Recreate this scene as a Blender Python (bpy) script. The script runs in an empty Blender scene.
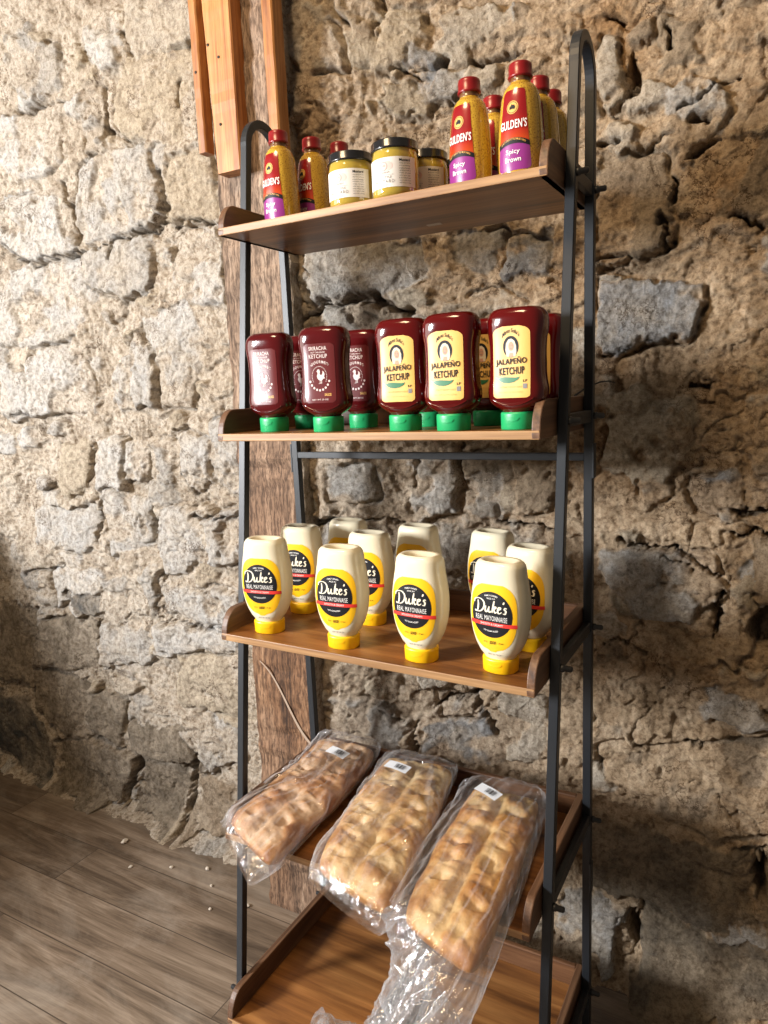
import bpy, bmesh, math, random
import numpy as np
from mathutils import Vector, Matrix

C = bpy.context.scene.collection
random.seed(4)
PI = math.pi

# ------------------------------------------------------------------ camera
ZO = 0.115                      # floor at z = 0; bottom shelf board starts here
CAM = np.array([0.59843687, -1.27623364, 1.20377324 + ZO])
YAW, PITCH, ROLL, FPX = -0.5099, 0.1642, -0.0413, 713.99
_f = np.array([math.sin(YAW)*math.cos(PITCH), math.cos(YAW)*math.cos(PITCH), -math.sin(PITCH)])
_r = np.array([math.cos(YAW), -math.sin(YAW), 0.0])
_u = np.cross(_r, _f)
_r2 = _r*math.cos(ROLL) + _u*math.sin(ROLL)
_u2 = -_r*math.sin(ROLL) + _u*math.cos(ROLL)
cd = bpy.data.cameras.new('camera'); cam = bpy.data.objects.new('camera', cd); C.objects.link(cam)
cd.sensor_fit = 'HORIZONTAL'; cd.sensor_width = 36.0; cd.lens = 36.0*FPX/768.0
cd.clip_start = 0.02; cd.clip_end = 50
M = Matrix.Identity(4)
for i in range(3):
    M[i][0] = _r2[i]; M[i][1] = _u2[i]; M[i][2] = -_f[i]; M[i][3] = CAM[i]
cam.matrix_world = M
bpy.context.scene.camera = cam

# ------------------------------------------------------------------ light and exposure
S = bpy.context.scene
S.view_settings.view_transform = 'Standard'; S.view_settings.look = 'None'
S.view_settings.gamma = 1.0; S.view_settings.use_curve_mapping = False
S.view_settings.exposure = 0.12
w = bpy.data.worlds.new('world'); S.world = w; w.use_nodes = True
wb = w.node_tree.nodes['Background']; wb.inputs[0].default_value = (1.0, 0.88, 0.74, 1); wb.inputs[1].default_value = 0.15

def area(name, loc, target, sx, sy, power, col):
    l = bpy.data.lights.new(name, 'AREA'); l.shape = 'RECTANGLE'; l.size = sx; l.size_y = sy
    l.energy = power; l.color = col
    o = bpy.data.objects.new(name, l); C.objects.link(o); o.location = loc
    o.rotation_euler = (Vector(target)-Vector(loc)).to_track_quat('-Z', 'Y').to_euler()
    return o
area('window_daylight', (-2.50, -2.75, 1.90), (-0.3, 0.0, 0.95), 0.48, 0.70, 250, (0.97, 0.98, 1.0))
area('soft_fill_left', (-3.6, -2.2, 1.9), (-0.2, 0.0, 1.0), 2.2, 2.0, 56, (1.0, 0.93, 0.84))  # added soft fill light from the left front, no real doorway
area('ceiling_lamp_light', (-0.4, -1.5, 3.3), (0.6, 0.2, 1.5), 0.6, 0.6, 42, (1.0, 0.72, 0.42))

# ------------------------------------------------------------------ helpers
def tag(o, label=None, cat=None, group=None, kind=None):
    if label: o['label'] = label
    if cat: o['category'] = cat
    if group: o['group'] = group
    if kind: o['kind'] = kind
    return o

def empty(name, loc=(0, 0, 0), rz=0.0):
    o = bpy.data.objects.new(name, None); C.objects.link(o)
    o.location = loc; o.rotation_euler = (0, 0, rz); o.empty_display_size = 0.02
    return o

def mesh_obj(name, V, F, mat, parent=None, smooth=True, mats=None, fm=None):
    me = bpy.data.meshes.new(name)
    me.from_pydata([tuple(v) for v in V], [], [tuple(f) for f in F]); me.update()
    for m in (mats or [mat]): me.materials.append(m)
    if fm is not None:
        me.polygons.foreach_set('material_index', fm)
    if smooth: me.polygons.foreach_set('use_smooth', [True]*len(me.polygons))
    o = bpy.data.objects.new(name, me); C.objects.link(o)
    if parent: o.parent = parent
    return o

def fix_normals(o):
    bm = bmesh.new(); bm.from_mesh(o.data)
    bmesh.ops.recalc_face_normals(bm, faces=bm.faces); bm.to_mesh(o.data); bm.free()
    return o

def bevel(o, w_, seg=2, ang=35):
    m = o.modifiers.new('bevel', 'BEVEL'); m.width = w_; m.segments = seg
    m.limit_method = 'ANGLE'; m.angle_limit = math.radians(ang)
    return o

def copy_tree(o, parent=None):
    c = o.copy(); C.objects.link(c)
    if parent: c.parent = parent
    for ch in list(o.children): copy_tree(ch, c)
    return c

def box_vf(x0, x1, y0, y1, z0, z1):
    V = [(x0, y0, z0), (x1, y0, z0), (x1, y1, z0), (x0, y1, z0), (x0, y0, z1), (x1, y0, z1), (x1, y1, z1), (x0, y1, z1)]
    F = [(3, 2, 1, 0), (4, 5, 6, 7), (0, 1, 5, 4), (1, 2, 6, 5), (2, 3, 7, 6), (3, 0, 4, 7)]
    return V, F

def join_vf(parts):
    V = []; F = []
    for v, f in parts:
        n = len(V); V += list(v); F += [tuple(i+n for i in q) for q in f]
    return V, F

def ring_loft(rings, cap0=True, cap1=True):
    """rings: list of equal length point lists"""
    n = len(rings[0]); V = [p for r in rings for p in r]; F = []
    for i in range(len(rings)-1):
        a = i*n; b = a+n
        for k in range(n):
            k2 = (k+1) % n
            F.append((a+k, a+k2, b+k2, b+k))
    if cap0: F.append(tuple(range(n-1, -1, -1)))
    if cap1: F.append(tuple(range((len(rings)-1)*n, len(rings)*n)))
    return V, F

def tube_vf(pts, r, seg=10):
    rings = []; P = [Vector(p) for p in pts]; up = None
    for i, p in enumerate(P):
        t = (P[min(i+1, len(P)-1)]-P[max(i-1, 0)]).normalized()
        if up is None:
            up = Vector((0, 0, 1)) if abs(t.z) < .9 else Vector((1, 0, 0))
        a = t.cross(up).normalized(); b = a.cross(t).normalized(); up = b
        rr = r[i] if isinstance(r, (list, tuple)) else r
        rings.append([tuple(p+a*(rr*math.cos(2*PI*k/seg))+b*(rr*math.sin(2*PI*k/seg))) for k in range(seg)])
    return ring_loft(rings)

# ---- numpy value noise
def vnoise(X, Y, s, seed):
    rs = np.random.RandomState(seed); T = rs.rand(256, 256)
    x = X/s + 1000.3; y = Y/s + 1000.7
    xi = np.floor(x).astype(int); yi = np.floor(y).astype(int); fx = x-xi; fy = y-yi
    fx = fx*fx*fx*(fx*(fx*6-15)+10); fy = fy*fy*fy*(fy*(fy*6-15)+10)
    g = lambda a, b: T[a % 256, b % 256]
    return (g(xi, yi)*(1-fx)+g(xi+1, yi)*fx)*(1-fy)+(g(xi, yi+1)*(1-fx)+g(xi+1, yi+1)*fx)*fy

def fbm(X, Y, s, seed, o=4, gain=.5):
    a = 1.0; t = 0; n = 0
    for k in range(o):
        t = t + a*vnoise(X, Y, s/2**k, seed+k*7); n += a; a *= gain
    return t/n

def sstep(a, b, x):
    t = np.clip((x-a)/(b-a), 0, 1); return t*t*(3-2*t)

# ------------------------------------------------------------------ materials
def mat(name):
    m = bpy.data.materials.new(name); m.use_nodes = True
    nt = m.node_tree; return m, nt, nt.nodes['Principled BSDF']

def plain(name, col, rough=.5, metal=0, coat=0, bump=0, bscale=200, spec=.5, trans=0, sss=0):
    m, nt, b = mat(name)
    b.inputs['Base Color'].default_value = (*col, 1); b.inputs['Roughness'].default_value = rough
    b.inputs['Metallic'].default_value = metal; b.inputs['Coat Weight'].default_value = coat
    b.inputs['Specular IOR Level'].default_value = spec
    b.inputs['Transmission Weight'].default_value = trans
    if sss:
        b.inputs['Subsurface Weight'].default_value = sss; b.inputs['Subsurface Radius'].default_value = (.01, .006, .003)
    if bump:
        n = nt.nodes.new('ShaderNodeTexNoise'); n.inputs['Scale'].default_value = bscale
        tc = nt.nodes.new('ShaderNodeTexCoord'); nt.links.new(tc.outputs['Object'], n.inputs['Vector'])
        bp = nt.nodes.new('ShaderNodeBump'); bp.inputs['Strength'].default_value = bump; bp.inputs['Distance'].default_value = .002
        nt.links.new(n.outputs['Fac'], bp.inputs['Height']); nt.links.new(bp.outputs['Normal'], b.inputs['Normal'])
    return m

def ramp(nt, fac, stops):
    r = nt.nodes.new('ShaderNodeValToRGB'); e = r.color_ramp.elements
    e[0].position, e[0].color = stops[0][0], (*stops[0][1], 1)
    e[1].position, e[1].color = stops[-1][0], (*stops[-1][1], 1)
    for p, c in stops[1:-1]:
        q = e.new(p); q.color = (*c, 1)
    nt.links.new(fac, r.inputs['Fac']); return r.outputs['Color']

def mixc(nt, fac, a, b, mode='MIX'):
    m = nt.nodes.new('ShaderNodeMix'); m.data_type = 'RGBA'; m.blend_type = mode
    for s, v in ((m.inputs[0], fac), (m.inputs[6], a), (m.inputs[7], b)):
        if hasattr(v, 'links'): nt.links.new(v, s)
        elif isinstance(v, (int, float)): s.default_value = v
        else: s.default_value = (*v, 1)
    return m.outputs[2]

def noise(nt, vec, scale, detail=4, rough=.55, dist=0):
    n = nt.nodes.new('ShaderNodeTexNoise'); n.inputs['Scale'].default_value = scale
    n.inputs['Detail'].default_value = detail; n.inputs['Roughness'].default_value = rough
    n.inputs['Distortion'].default_value = dist
    if vec is not None: nt.links.new(vec, n.inputs['Vector'])
    return n.outputs['Fac']

def mapping(nt, scale=(1, 1, 1), rot=(0, 0, 0), loc=(0, 0, 0)):
    tc = nt.nodes.new('ShaderNodeTexCoord'); mp = nt.nodes.new('ShaderNodeMapping')
    mp.inputs['Scale'].default_value = scale; mp.inputs['Rotation'].default_value = rot; mp.inputs['Location'].default_value = loc
    nt.links.new(tc.outputs['Object'], mp.inputs['Vector']); return mp.outputs['Vector']

def wood(name, axis, dark, mid, light, rough=.45, gs=1.0, bump=.15, coat=0.0, knots=False, loc=(0, 0, 0)):
    m, nt, b = mat(name)
    sc = [26*gs, 26*gs, 26*gs]; sc['xyz'.index(axis)] = 1.6*gs
    v = mapping(nt, tuple(sc), loc=loc)
    n1 = noise(nt, v, 1.0, 6, .6, .9)
    sc2 = [170*gs]*3; sc2['xyz'.index(axis)] = 5*gs
    v2 = mapping(nt, tuple(sc2)); n2 = noise(nt, v2, 1.0, 3, .6)
    col = ramp(nt, n1, [(.33, dark), (.5, mid), (.66, light)])
    g = ramp(nt, n2, [(.3, (.62, .58, .55)), (.62, (1, 1, 1))])
    col = mixc(nt, .8, col, g, 'MULTIPLY')
    if knots:
        sk = [9, 9, 9]; sk['xyz'.index(axis)] = 4
        vv = nt.nodes.new('ShaderNodeTexVoronoi'); vv.inputs['Scale'].default_value = 1.0
        nt.links.new(mapping(nt, tuple(sk), loc=(.3, .2, .1)), vv.inputs['Vector'])
        k = ramp(nt, vv.outputs['Distance'], [(.04, (.25, .18, .14)), (.12, (1, 1, 1))])
        col = mixc(nt, .8, col, k, 'MULTIPLY')
    nt.links.new(col, b.inputs['Base Color']); b.inputs['Roughness'].default_value = rough
    b.inputs['Coat Weight'].default_value = coat
    bp = nt.nodes.new('ShaderNodeBump'); bp.inputs['Strength'].default_value = bump; bp.inputs['Distance'].default_value = .003
    nt.links.new(n2, bp.inputs['Height']); nt.links.new(bp.outputs['Normal'], b.inputs['Normal'])
    return m

M_board = wood('shelf_board_wood', 'x', (.070, .024, .007), (.25, .100, .027), (.42, .195, .060), .38, .62, .12, knots=True)
M_back = wood('shelf_back_wood', 'x', (.06, .026, .012), (.15, .068, .03), (.26, .125, .058), .45, 1, .12)
M_side = wood('shelf_side_wood', 'y', (.055, .026, .013), (.13, .062, .030), (.24, .125, .062), .5, 1.2, .12)
M_edge = wood('shelf_edge_wood', 'x', (.26, .125, .045), (.42, .235, .10), (.54, .33, .16), .5, 1.2, .1)
M_pine = wood('pine_board_wood', 'z', (.22, .070, .016), (.40, .165, .042), (.54, .26, .085), .5, 1.5, .2, knots=True)
M_steel = plain('black_powder_coated_steel', (.011, .013, .016), .46, 0, 0, .12, 900, .5)
M_peg = plain('black_rubber', (.015, .015, .016), .45)

# old timber: coarse sawn vertical grain
def timber_mat():
    m, nt, b = mat('weathered_timber')
    v = mapping(nt, (60, 60, 3.2)); n1 = noise(nt, v, 1, 6, .65, .6)
    v2 = mapping(nt, (190, 190, 34)); n2 = noise(nt, v2, 1, 4, .7)
    v3 = mapping(nt, (3, 3, 1.3)); n3 = noise(nt, v3, 1, 3)
    col = ramp(nt, n1, [(.30, (.055, .026, .012)), (.5, (.20, .10, .048)), (.70, (.36, .21, .115))])
    grey = ramp(nt, n1, [(.30, (.10, .068, .045)), (.5, (.27, .195, .14)), (.70, (.44, .35, .27))])
    f = ramp(nt, n3, [(.42, (0, 0, 0)), (.66, (.75, .75, .75))])
    tc = nt.nodes.new('ShaderNodeTexCoord'); sx = nt.nodes.new('ShaderNodeSeparateXYZ'); nt.links.new(tc.outputs['Object'], sx.inputs[0])
    mr = nt.nodes.new('ShaderNodeMapRange'); nt.links.new(sx.outputs['Z'], mr.inputs['Value'])
    mr.inputs['From Min'].default_value = .7; mr.inputs['From Max'].default_value = 1.5; mr.inputs['To Max'].default_value = .75
    fz = nt.nodes.new('ShaderNodeMath'); fz.operation = 'MAXIMUM'; nt.links.new(f, fz.inputs[0]); nt.links.new(mr.outputs[0], fz.inputs[1])
    col = mixc(nt, fz.outputs[0], col, grey)
    g = ramp(nt, n2, [(.40, (.30, .26, .23)), (.56, (1, 1, 1))])
    col = mixc(nt, .9, col, g, 'MULTIPLY')
    nt.links.new(col, b.inputs['Base Color']); b.inputs['Roughness'].default_value = .85
    bp = nt.nodes.new('ShaderNodeBump'); bp.inputs['Strength'].default_value = .7; bp.inputs['Distance'].default_value = .004
    nt.links.new(n2, bp.inputs['Height']); nt.links.new(bp.outputs['Normal'], b.inputs['Normal'])
    return m
M_timber = timber_mat()

# stone wall: attribute "kind" (r stone, g painted lamp warmth, b dirt) and "stonecol" carry each stone's colour
def wall_mat():
    m, nt, b = mat('rubble_stone_and_mortar')
    a = nt.nodes.new('ShaderNodeAttribute'); a.attribute_name = 'stonecol'
    k = nt.nodes.new('ShaderNodeAttribute'); k.attribute_name = 'kind'
    sp = nt.nodes.new('ShaderNodeSeparateColor'); nt.links.new(k.outputs['Color'], sp.inputs[0])
    v = mapping(nt)
    nL = noise(nt, v, 2.6, 5, .6, .4); nM = noise(nt, v, 14, 6, .65, .5); nF = noise(nt, v, 75, 5, .7); nG = noise(nt, v, 230, 5, .8)
    mortl = ramp(nt, nM, [(.28, (.32, .26, .195)), (.48, (.485, .415, .33)), (.70, (.59, .53, .45))])
    mortr = ramp(nt, nM, [(.28, (.27, .185, .105)), (.48, (.44, .32, .20)), (.70, (.58, .45, .31))])
    mort = mixc(nt, sp.outputs['Green'], mortl, mortr)
    och = ramp(nt, nL, [(.50, (0, 0, 0)), (.68, (1, 1, 1))])
    ochf = nt.nodes.new('ShaderNodeMath'); ochf.operation = 'MULTIPLY'; nt.links.new(och, ochf.inputs[0]); nt.links.new(sp.outputs['Green'], ochf.inputs[1])
    mort = mixc(nt, ochf.outputs[0], mort, (.34, .19, .075))
    st = mixc(nt, ramp(nt, nM, [(.35, (0, 0, 0)), (.7, (.65, .65, .65))]), a.outputs['Color'], mixc(nt, sp.outputs['Green'], (.52, .44, .34), (.42, .33, .22)))
    st = mixc(nt, 1.0, st, ramp(nt, nF, [(.34, (.55, .52, .49)), (.56, (1.05, 1.05, 1.05))]), 'MULTIPLY')
    mort = mixc(nt, 1.0, mort, ramp(nt, nF, [(.34, (.50, .44, .38)), (.54, (1.05, 1.05, 1.05))]), 'MULTIPLY')
    col = mixc(nt, sp.outputs['Red'], mort, st)
    col = mixc(nt, sp.outputs['Blue'], col, (.07, .05, .036))
    col = mixc(nt, .55, col, ramp(nt, nG, [(.34, (.48, .45, .42)), (.56, (1.08, 1.08, 1.08))]), 'MULTIPLY')
    # hair cracks and flaked edges
    vc = nt.nodes.new('ShaderNodeTexVoronoi'); vc.feature = 'DISTANCE_TO_EDGE'; vc.inputs['Scale'].default_value = 9
    nw = nt.nodes.new('ShaderNodeTexNoise'); nw.inputs['Scale'].default_value = 7; nw.inputs['Detail'].default_value = 6; nw.inputs['Roughness'].default_value = .65; nt.links.new(v, nw.inputs['Vector'])
    wv = nt.nodes.new('ShaderNodeMix'); wv.data_type = 'VECTOR'; wv.inputs[0].default_value = .32
    nt.links.new(v, wv.inputs[4]); nt.links.new(nw.outputs['Color'], wv.inputs[5]); nt.links.new(wv.outputs[1], vc.inputs['Vector'])
    ck = ramp(nt, vc.outputs['Distance'], [(.006, (.30, .24, .19)), (.026, (1, 1, 1))])
    cm = ramp(nt, noise(nt, v, 5, 3, .6), [(.50, (0, 0, 0)), (.60, (.9, .9, .9))])
    col = mixc(nt, cm, col, mixc(nt, 1.0, col, ck, 'MULTIPLY'))
    nt.links.new(col, b.inputs['Base Color']); b.inputs['Roughness'].default_value = .9
    b.inputs['Specular IOR Level'].default_value = .25
    nR = nt.nodes.new('ShaderNodeTexNoise'); nR.noise_type = 'RIDGED_MULTIFRACTAL'; nR.inputs['Scale'].default_value = 16; nR.inputs['Detail'].default_value = 6
    nR.inputs['Roughness'].default_value = .6; nR.inputs['Distortion'].default_value = .5; nt.links.new(v, nR.inputs['Vector'])
    a0 = nt.nodes.new('ShaderNodeMath'); a0.operation = 'MULTIPLY_ADD'; nt.links.new(nR.outputs['Fac'], a0.inputs[0]); a0.inputs[1].default_value = -.45; nt.links.new(nF, a0.inputs[2])
    ad = nt.nodes.new('ShaderNodeMath'); ad.operation = 'MULTIPLY_ADD'
    nt.links.new(nG, ad.inputs[0]); ad.inputs[1].default_value = .5; nt.links.new(a0.outputs[0], ad.inputs[2])
    bp = nt.nodes.new('ShaderNodeBump'); bp.inputs['Strength'].default_value = 1.0; bp.inputs['Distance'].default_value = .009
    nt.links.new(ad.outputs[0], bp.inputs['Height']); nt.links.new(bp.outputs['Normal'], b.inputs['Normal'])
    return m
M_wall = wall_mat()

def floor_mat():
    m, nt, b = mat('grey_brown_plank_floor')
    tc = nt.nodes.new('ShaderNodeTexCoord')
    br = nt.nodes.new('ShaderNodeTexBrick'); nt.links.new(tc.outputs['Object'], br.inputs['Vector'])
    br.inputs['Scale'].default_value = 1; br.inputs['Brick Width'].default_value = 1.15; br.inputs['Row Height'].default_value = .152
    br.inputs['Mortar Size'].default_value = .0016; br.inputs['Mortar Smooth'].default_value = .3; br.offset = .37
    br.inputs['Color1'].default_value = (0, 0, 0, 1); br.inputs['Color2'].default_value = (1, 1, 1, 1); br.inputs['Mortar'].default_value = (.5, .5, .5, 1)
    v = mapping(nt, (1.5, 15, 15)); 
    av = nt.nodes.new('ShaderNodeVectorMath'); av.operation = 'MULTIPLY_ADD'
    nt.links.new(br.outputs['Color'], av.inputs[0]); av.inputs[1].default_value = (7, 13, 3); nt.links.new(v, av.inputs[2])
    n1 = noise(nt, av.outputs[0], 1, 6, .62, 1.4)
    v2 = mapping(nt, (9, 240, 240)); n2 = noise(nt, v2, 1, 3, .6)
    col = ramp(nt, n1, [(.30, (.070, .050, .035)), (.5, (.175, .132, .096)), (.70, (.30, .24, .185))])
    tint = ramp(nt, br.outputs['Color'], [(0, (.72, .69, .66)), (1, (1.12, 1.1, 1.07))])
    col = mixc(nt, 1, col, tint, 'MULTIPLY')
    col = mixc(nt, .75, col, ramp(nt, n2, [(.3, (.6, .57, .54)), (.6, (1.05, 1.05, 1.05))]), 'MULTIPLY')
    # dusty, scuffed film
    n3 = noise(nt, mapping(nt, (3, 5, 1)), 1, 6, .7, .6)
    col = mixc(nt, ramp(nt, n3, [(.48, (0, 0, 0)), (.72, (.4, .4, .4))]), col, (.42, .37, .31))
    col = mixc(nt, br.outputs['Fac'], col, (.07, .05, .036))
    nt.links.new(col, b.inputs['Base Color']); b.inputs['Roughness'].default_value = .42
    bp = nt.nodes.new('ShaderNodeBump'); bp.inputs['Strength'].default_value = .25; bp.inputs['Distance'].default_value = .002
    sub = nt.nodes.new('ShaderNodeMath'); sub.operation = 'SUBTRACT'; nt.links.new(n2, sub.inputs[0]); nt.links.new(br.outputs['Fac'], sub.inputs[1])
    nt.links.new(sub.outputs[0], bp.inputs['Height']); nt.links.new(bp.outputs['Normal'], b.inputs['Normal'])
    return m
M_floor = floor_mat()

# ------------------------------------------------------------------ the setting
V, F = box_vf(-3.2, 2.2, -3.0, .40, -.05, 0)
fl = mesh_obj('floor', V, F, M_floor, smooth=False); tag(fl, kind='structure')

YW = 0.20
def px_wall(x, y, Y=YW):
    d = _f + _r2*(x-384)/FPX - _u2*(y-512)/FPX
    t = (Y-CAM[1])/d[1]; p = CAM+d*t
    return p[0], p[2]

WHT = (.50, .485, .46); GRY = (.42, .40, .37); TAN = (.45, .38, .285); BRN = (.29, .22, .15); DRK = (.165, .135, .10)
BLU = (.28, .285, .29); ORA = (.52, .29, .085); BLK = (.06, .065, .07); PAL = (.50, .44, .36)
stones = [  # outline of each stone as it lies in the wall, its colour
 ([(7,42),(52,42),(54,88),(29,98),(8,80)],GRY),([(85,26),(107,29),(111,60),(98,67),(85,49)],WHT),
 ([(124,0),(196,0),(192,48),(130,58),(122,32)],PAL),([(130,62),(189,49),(192,65),(179,98),(176,137),(130,137),(114,120),(116,85)],TAN),
 ([(6,117),(58,107),(62,153),(39,176),(20,176),(5,163)],WHT),([(0,205),(58,188),(68,225),(70,248),(33,260),(16,258),(0,244)],WHT),
 ([(78,173),(107,147),(147,147),(154,182),(161,212),(137,230),(85,242),(75,221)],WHT),([(168,156),(208,147),(217,213),(179,221),(170,217)],TAN),
 ([(80,110),(98,108),(101,150),(85,156)],GRY),([(0,272),(33,269),(72,258),(93,300),(80,335),(40,345),(0,340)],WHT),
 ([(80,254),(110,247),(147,238),(147,290),(125,300),(85,285)],GRY),([(175,237),(215,224),(225,293),(182,303),(173,277)],WHT),
 ([(143,320),(190,310),(200,345),(150,350)],WHT),([(0,360),(29,375),(31,409),(0,418)],WHT),
 ([(33,362),(75,340),(91,372),(88,411),(36,414)],WHT),([(111,375),(140,337),(154,352),(151,398),(120,408)],WHT),
 ([(158,352),(192,337),(199,365),(189,405),(158,400)],GRY),([(62,447),(90,444),(86,484),(62,490)],TAN),
 ([(98,447),(120,444),(120,486),(101,488)],WHT),([(124,444),(147,440),(143,483),(124,476)],WHT),
 ([(150,441),(170,437),(176,463),(166,483),(150,476)],GRY),([(184,433),(210,447),(210,480),(194,491),(184,474)],WHT),
 ([(212,424),(239,421),(239,500),(215,480)],WHT),([(36,512),(92,504),(92,546),(81,553),(39,545)],WHT),
 ([(104,496),(150,502),(151,538),(111,555)],WHT),([(160,515),(195,515),(203,560),(163,573)],WHT),([(205,520),(238,512),(238,560),(212,560)],WHT),
 ([(49,574),(98,568),(104,590),(88,594),(66,600),(55,610)],WHT),([(64,600),(88,594),(104,602),(104,614),(80,614)],BLK),
 ([(101,580),(153,574),(156,613),(107,620)],GRY),([(160,587),(238,594),(238,626),(166,613)],WHT),
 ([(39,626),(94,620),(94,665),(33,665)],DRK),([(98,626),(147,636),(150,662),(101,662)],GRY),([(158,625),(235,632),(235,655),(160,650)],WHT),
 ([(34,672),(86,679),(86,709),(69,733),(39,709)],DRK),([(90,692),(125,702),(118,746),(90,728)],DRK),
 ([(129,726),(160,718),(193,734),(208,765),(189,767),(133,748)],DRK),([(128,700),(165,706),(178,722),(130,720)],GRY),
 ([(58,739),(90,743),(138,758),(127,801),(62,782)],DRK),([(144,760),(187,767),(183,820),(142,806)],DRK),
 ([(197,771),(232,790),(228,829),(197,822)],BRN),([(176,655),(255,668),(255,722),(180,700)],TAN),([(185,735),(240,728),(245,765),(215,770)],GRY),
 ([(0,600),(34,612),(30,680),(0,670)],DRK),([(0,690),(30,700),(52,745),(50,775),(0,745)],BLK),  # the black one paints in the shadow cast on the corner
 ([(600,160),(667,156),(669,195),(665,237),(598,258)],BRN),([(731,144),(790,140),(790,214),(733,209)],BRN),
 ([(599,282),(703,282),(706,299),(690,340),(600,350)],BLU),([(672,92),(718,86),(722,110),(676,116)],GRY),
 ([(664,14),(694,14),(698,55),(668,60)],BRN),([(604,35),(620,38),(620,95),(604,115)],PAL),
 ([(602,550),(709,562),(717,593),(690,617),(641,614),(602,585)],GRY),([(722,590),(745,580),(756,640),(738,668),(722,640)],TAN),
 ([(760,541),(800,541),(800,610),(760,606)],BRN),([(645,478),(662,470),(668,490),(650,508)],PAL),([(610,415),(680,420),(690,460),(640,480),(605,465)],TAN),
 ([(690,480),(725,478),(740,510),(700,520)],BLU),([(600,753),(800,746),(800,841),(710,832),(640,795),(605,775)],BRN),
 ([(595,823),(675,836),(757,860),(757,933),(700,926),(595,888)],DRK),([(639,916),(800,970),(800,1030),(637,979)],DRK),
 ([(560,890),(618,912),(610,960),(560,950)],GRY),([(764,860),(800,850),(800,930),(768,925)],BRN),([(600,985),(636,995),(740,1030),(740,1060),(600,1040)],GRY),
 ([(364,8),(392,14),(391,43),(380,43),(364,25)],BRN),([(446,23),(493,0),(524,23),(509,49),(462,62),(446,51)],PAL),
 ([(395,23),(427,23),(434,59),(407,80),(395,76)],TAN),([(298,23),(352,31),(368,86),(333,94),(294,59)],GRY),
 ([(292,113),(321,121),(313,137),(294,137)],BLU),([(520,0),(563,0),(571,23),(532,23)],BRN),([(420,58),(447,66),(440,84),(415,84)],BLU),
 ([(341,257),(321,253),(319,330),(344,330)],GRY),([(345,250),(427,246),(431,273),(395,298),(345,304)],GRY),
 ([(360,306),(397,300),(415,324),(360,335)],GRY),([(458,242),(501,234),(493,261),(474,267)],BLU),([(509,242),(552,238),(552,269),(509,273)],BLU),
 ([(446,306),(505,291),(536,312),(485,318)],PAL),([(360,460),(390,458),(396,490),(362,495)],GRY),([(425,463),(458,460),(454,499),(429,512)],GRY),
 ([(468,456),(507,456),(503,479),(468,483)],DRK),([(468,487),(494,483),(494,514),(466,518)],GRY),([(511,460),(550,463),(550,514),(515,514)],BRN),
 ([(342,520),(390,518),(392,560),(345,560)],GRY),([(440,520),(500,520),(500,560),(440,560)],GRY),
 ([(433,716),(488,716),(534,724),(503,757),(456,761),(431,740)],BLU),([(347,681),(394,685),(419,712),(402,738),(351,728)],GRY),
 ([(445,685),(475,697),(484,714),(448,710)],WHT),([(500,700),(545,705),(548,760),(515,755),(537,722)],PAL),
]
cracks = [  # open joints and hollows: path, half width (m), depth (m)
 ([(60,188),(66,205),(71,225),(74,243)],.007,.05),([(33,264),(75,251),(120,239),(163,219)],.006,.035),([(156,168),(160,190),(164,212)],.011,.05),
 ([(0,245),(12,253),(22,262)],.006,.03),([(173,225),(190,218),(212,219)],.005,.03),([(98,505),(96,545)],.017,.06),([(89,446),(87,485)],.010,.04),
 ([(155,510),(154,535)],.009,.045),([(181,440),(183,475),(192,493)],.006,.03),([(0,420),(30,410)],.005,.03),([(100,95),(106,128)],.018,.035),
 ([(177,82),(177,102)],.011,.05),([(129,803),(139,762)],.013,.07),([(191,768),(190,825)],.014,.08),([(88,738),(125,750)],.007,.03),
 ([(28,575),(62,566)],.005,.03),([(188,516),(218,520),(240,512)],.006,.03),([(121,32),(130,58)],.010,.04),([(58,102),(14,112)],.006,.02),
 ([(75,250),(78,275)],.006,.03),([(107,247),(108,258)],.008,.04),([(193,400),(190,415)],.012,.04),([(193,738),(198,768)],.010,.04),
 ([(240,640),(160,612)],.004,.02),([(94,622),(96,668)],.005,.02),([(58,738),(34,700)],.008,.03),([(155,620),(160,580)],.006,.02),
 ([(598,258),(640,248)],.005,.03),([(606,143),(616,141)],.009,.05),([(626,60),(628,95)],.012,.05),([(676,108),(700,93),(720,88),(745,75)],.006,.03),
 ([(690,118),(712,114)],.010,.05),([(684,152),(698,145),(718,139)],.008,.045),([(640,150),(666,136)],.006,.03),([(730,212),(752,218),(768,224)],.006,.04),
 ([(672,175),(673,200)],.010,.04),([(666,215),(668,240)],.008,.04),([(692,382),(712,388)],.009,.04),([(618,545),(690,555),(714,578)],.008,.045),
 ([(719,598),(719,636)],.008,.05),([(766,612),(757,645)],.024,.08),([(759,858),(764,900)],.013,.08),([(634,918),(635,950)],.012,.06),
 ([(600,640),(650,652)],.006,.03),([(736,515),(768,520)],.008,.045),([(730,533),(768,536)],.007,.04),([(660,560),(690,572)],.005,.02),
 ([(607,18),(622,22)],.010,.04),([(662,24),(664,42)],.010,.05),([(395,12),(393,46)],.007,.03),([(398,302),(414,312)],.016,.05),([(405,84),(450,68)],.006,.03),
 ([(474,66),(500,58),(520,50)],.007,.035),([(300,512),(352,512),(410,516)],.005,.03),([(425,455),(424,490)],.006,.03),([(462,448),(466,470)],.009,.045),
 ([(395,695),(420,712)],.005,.02),([(430,712),(425,745)],.006,.03),([(470,692),(500,735)],.006,.03),([(436,84),(410,85)],.006,.03),([(690,745),(700,750)],.012,.04),
 ([(600,352),(680,340)],.005,.02),([(500,520),(560,530)],.005,.025),([(440,700),(480,690)],.007,.035),([(330,330),(345,305),(395,299)],.007,.03),
]

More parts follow.
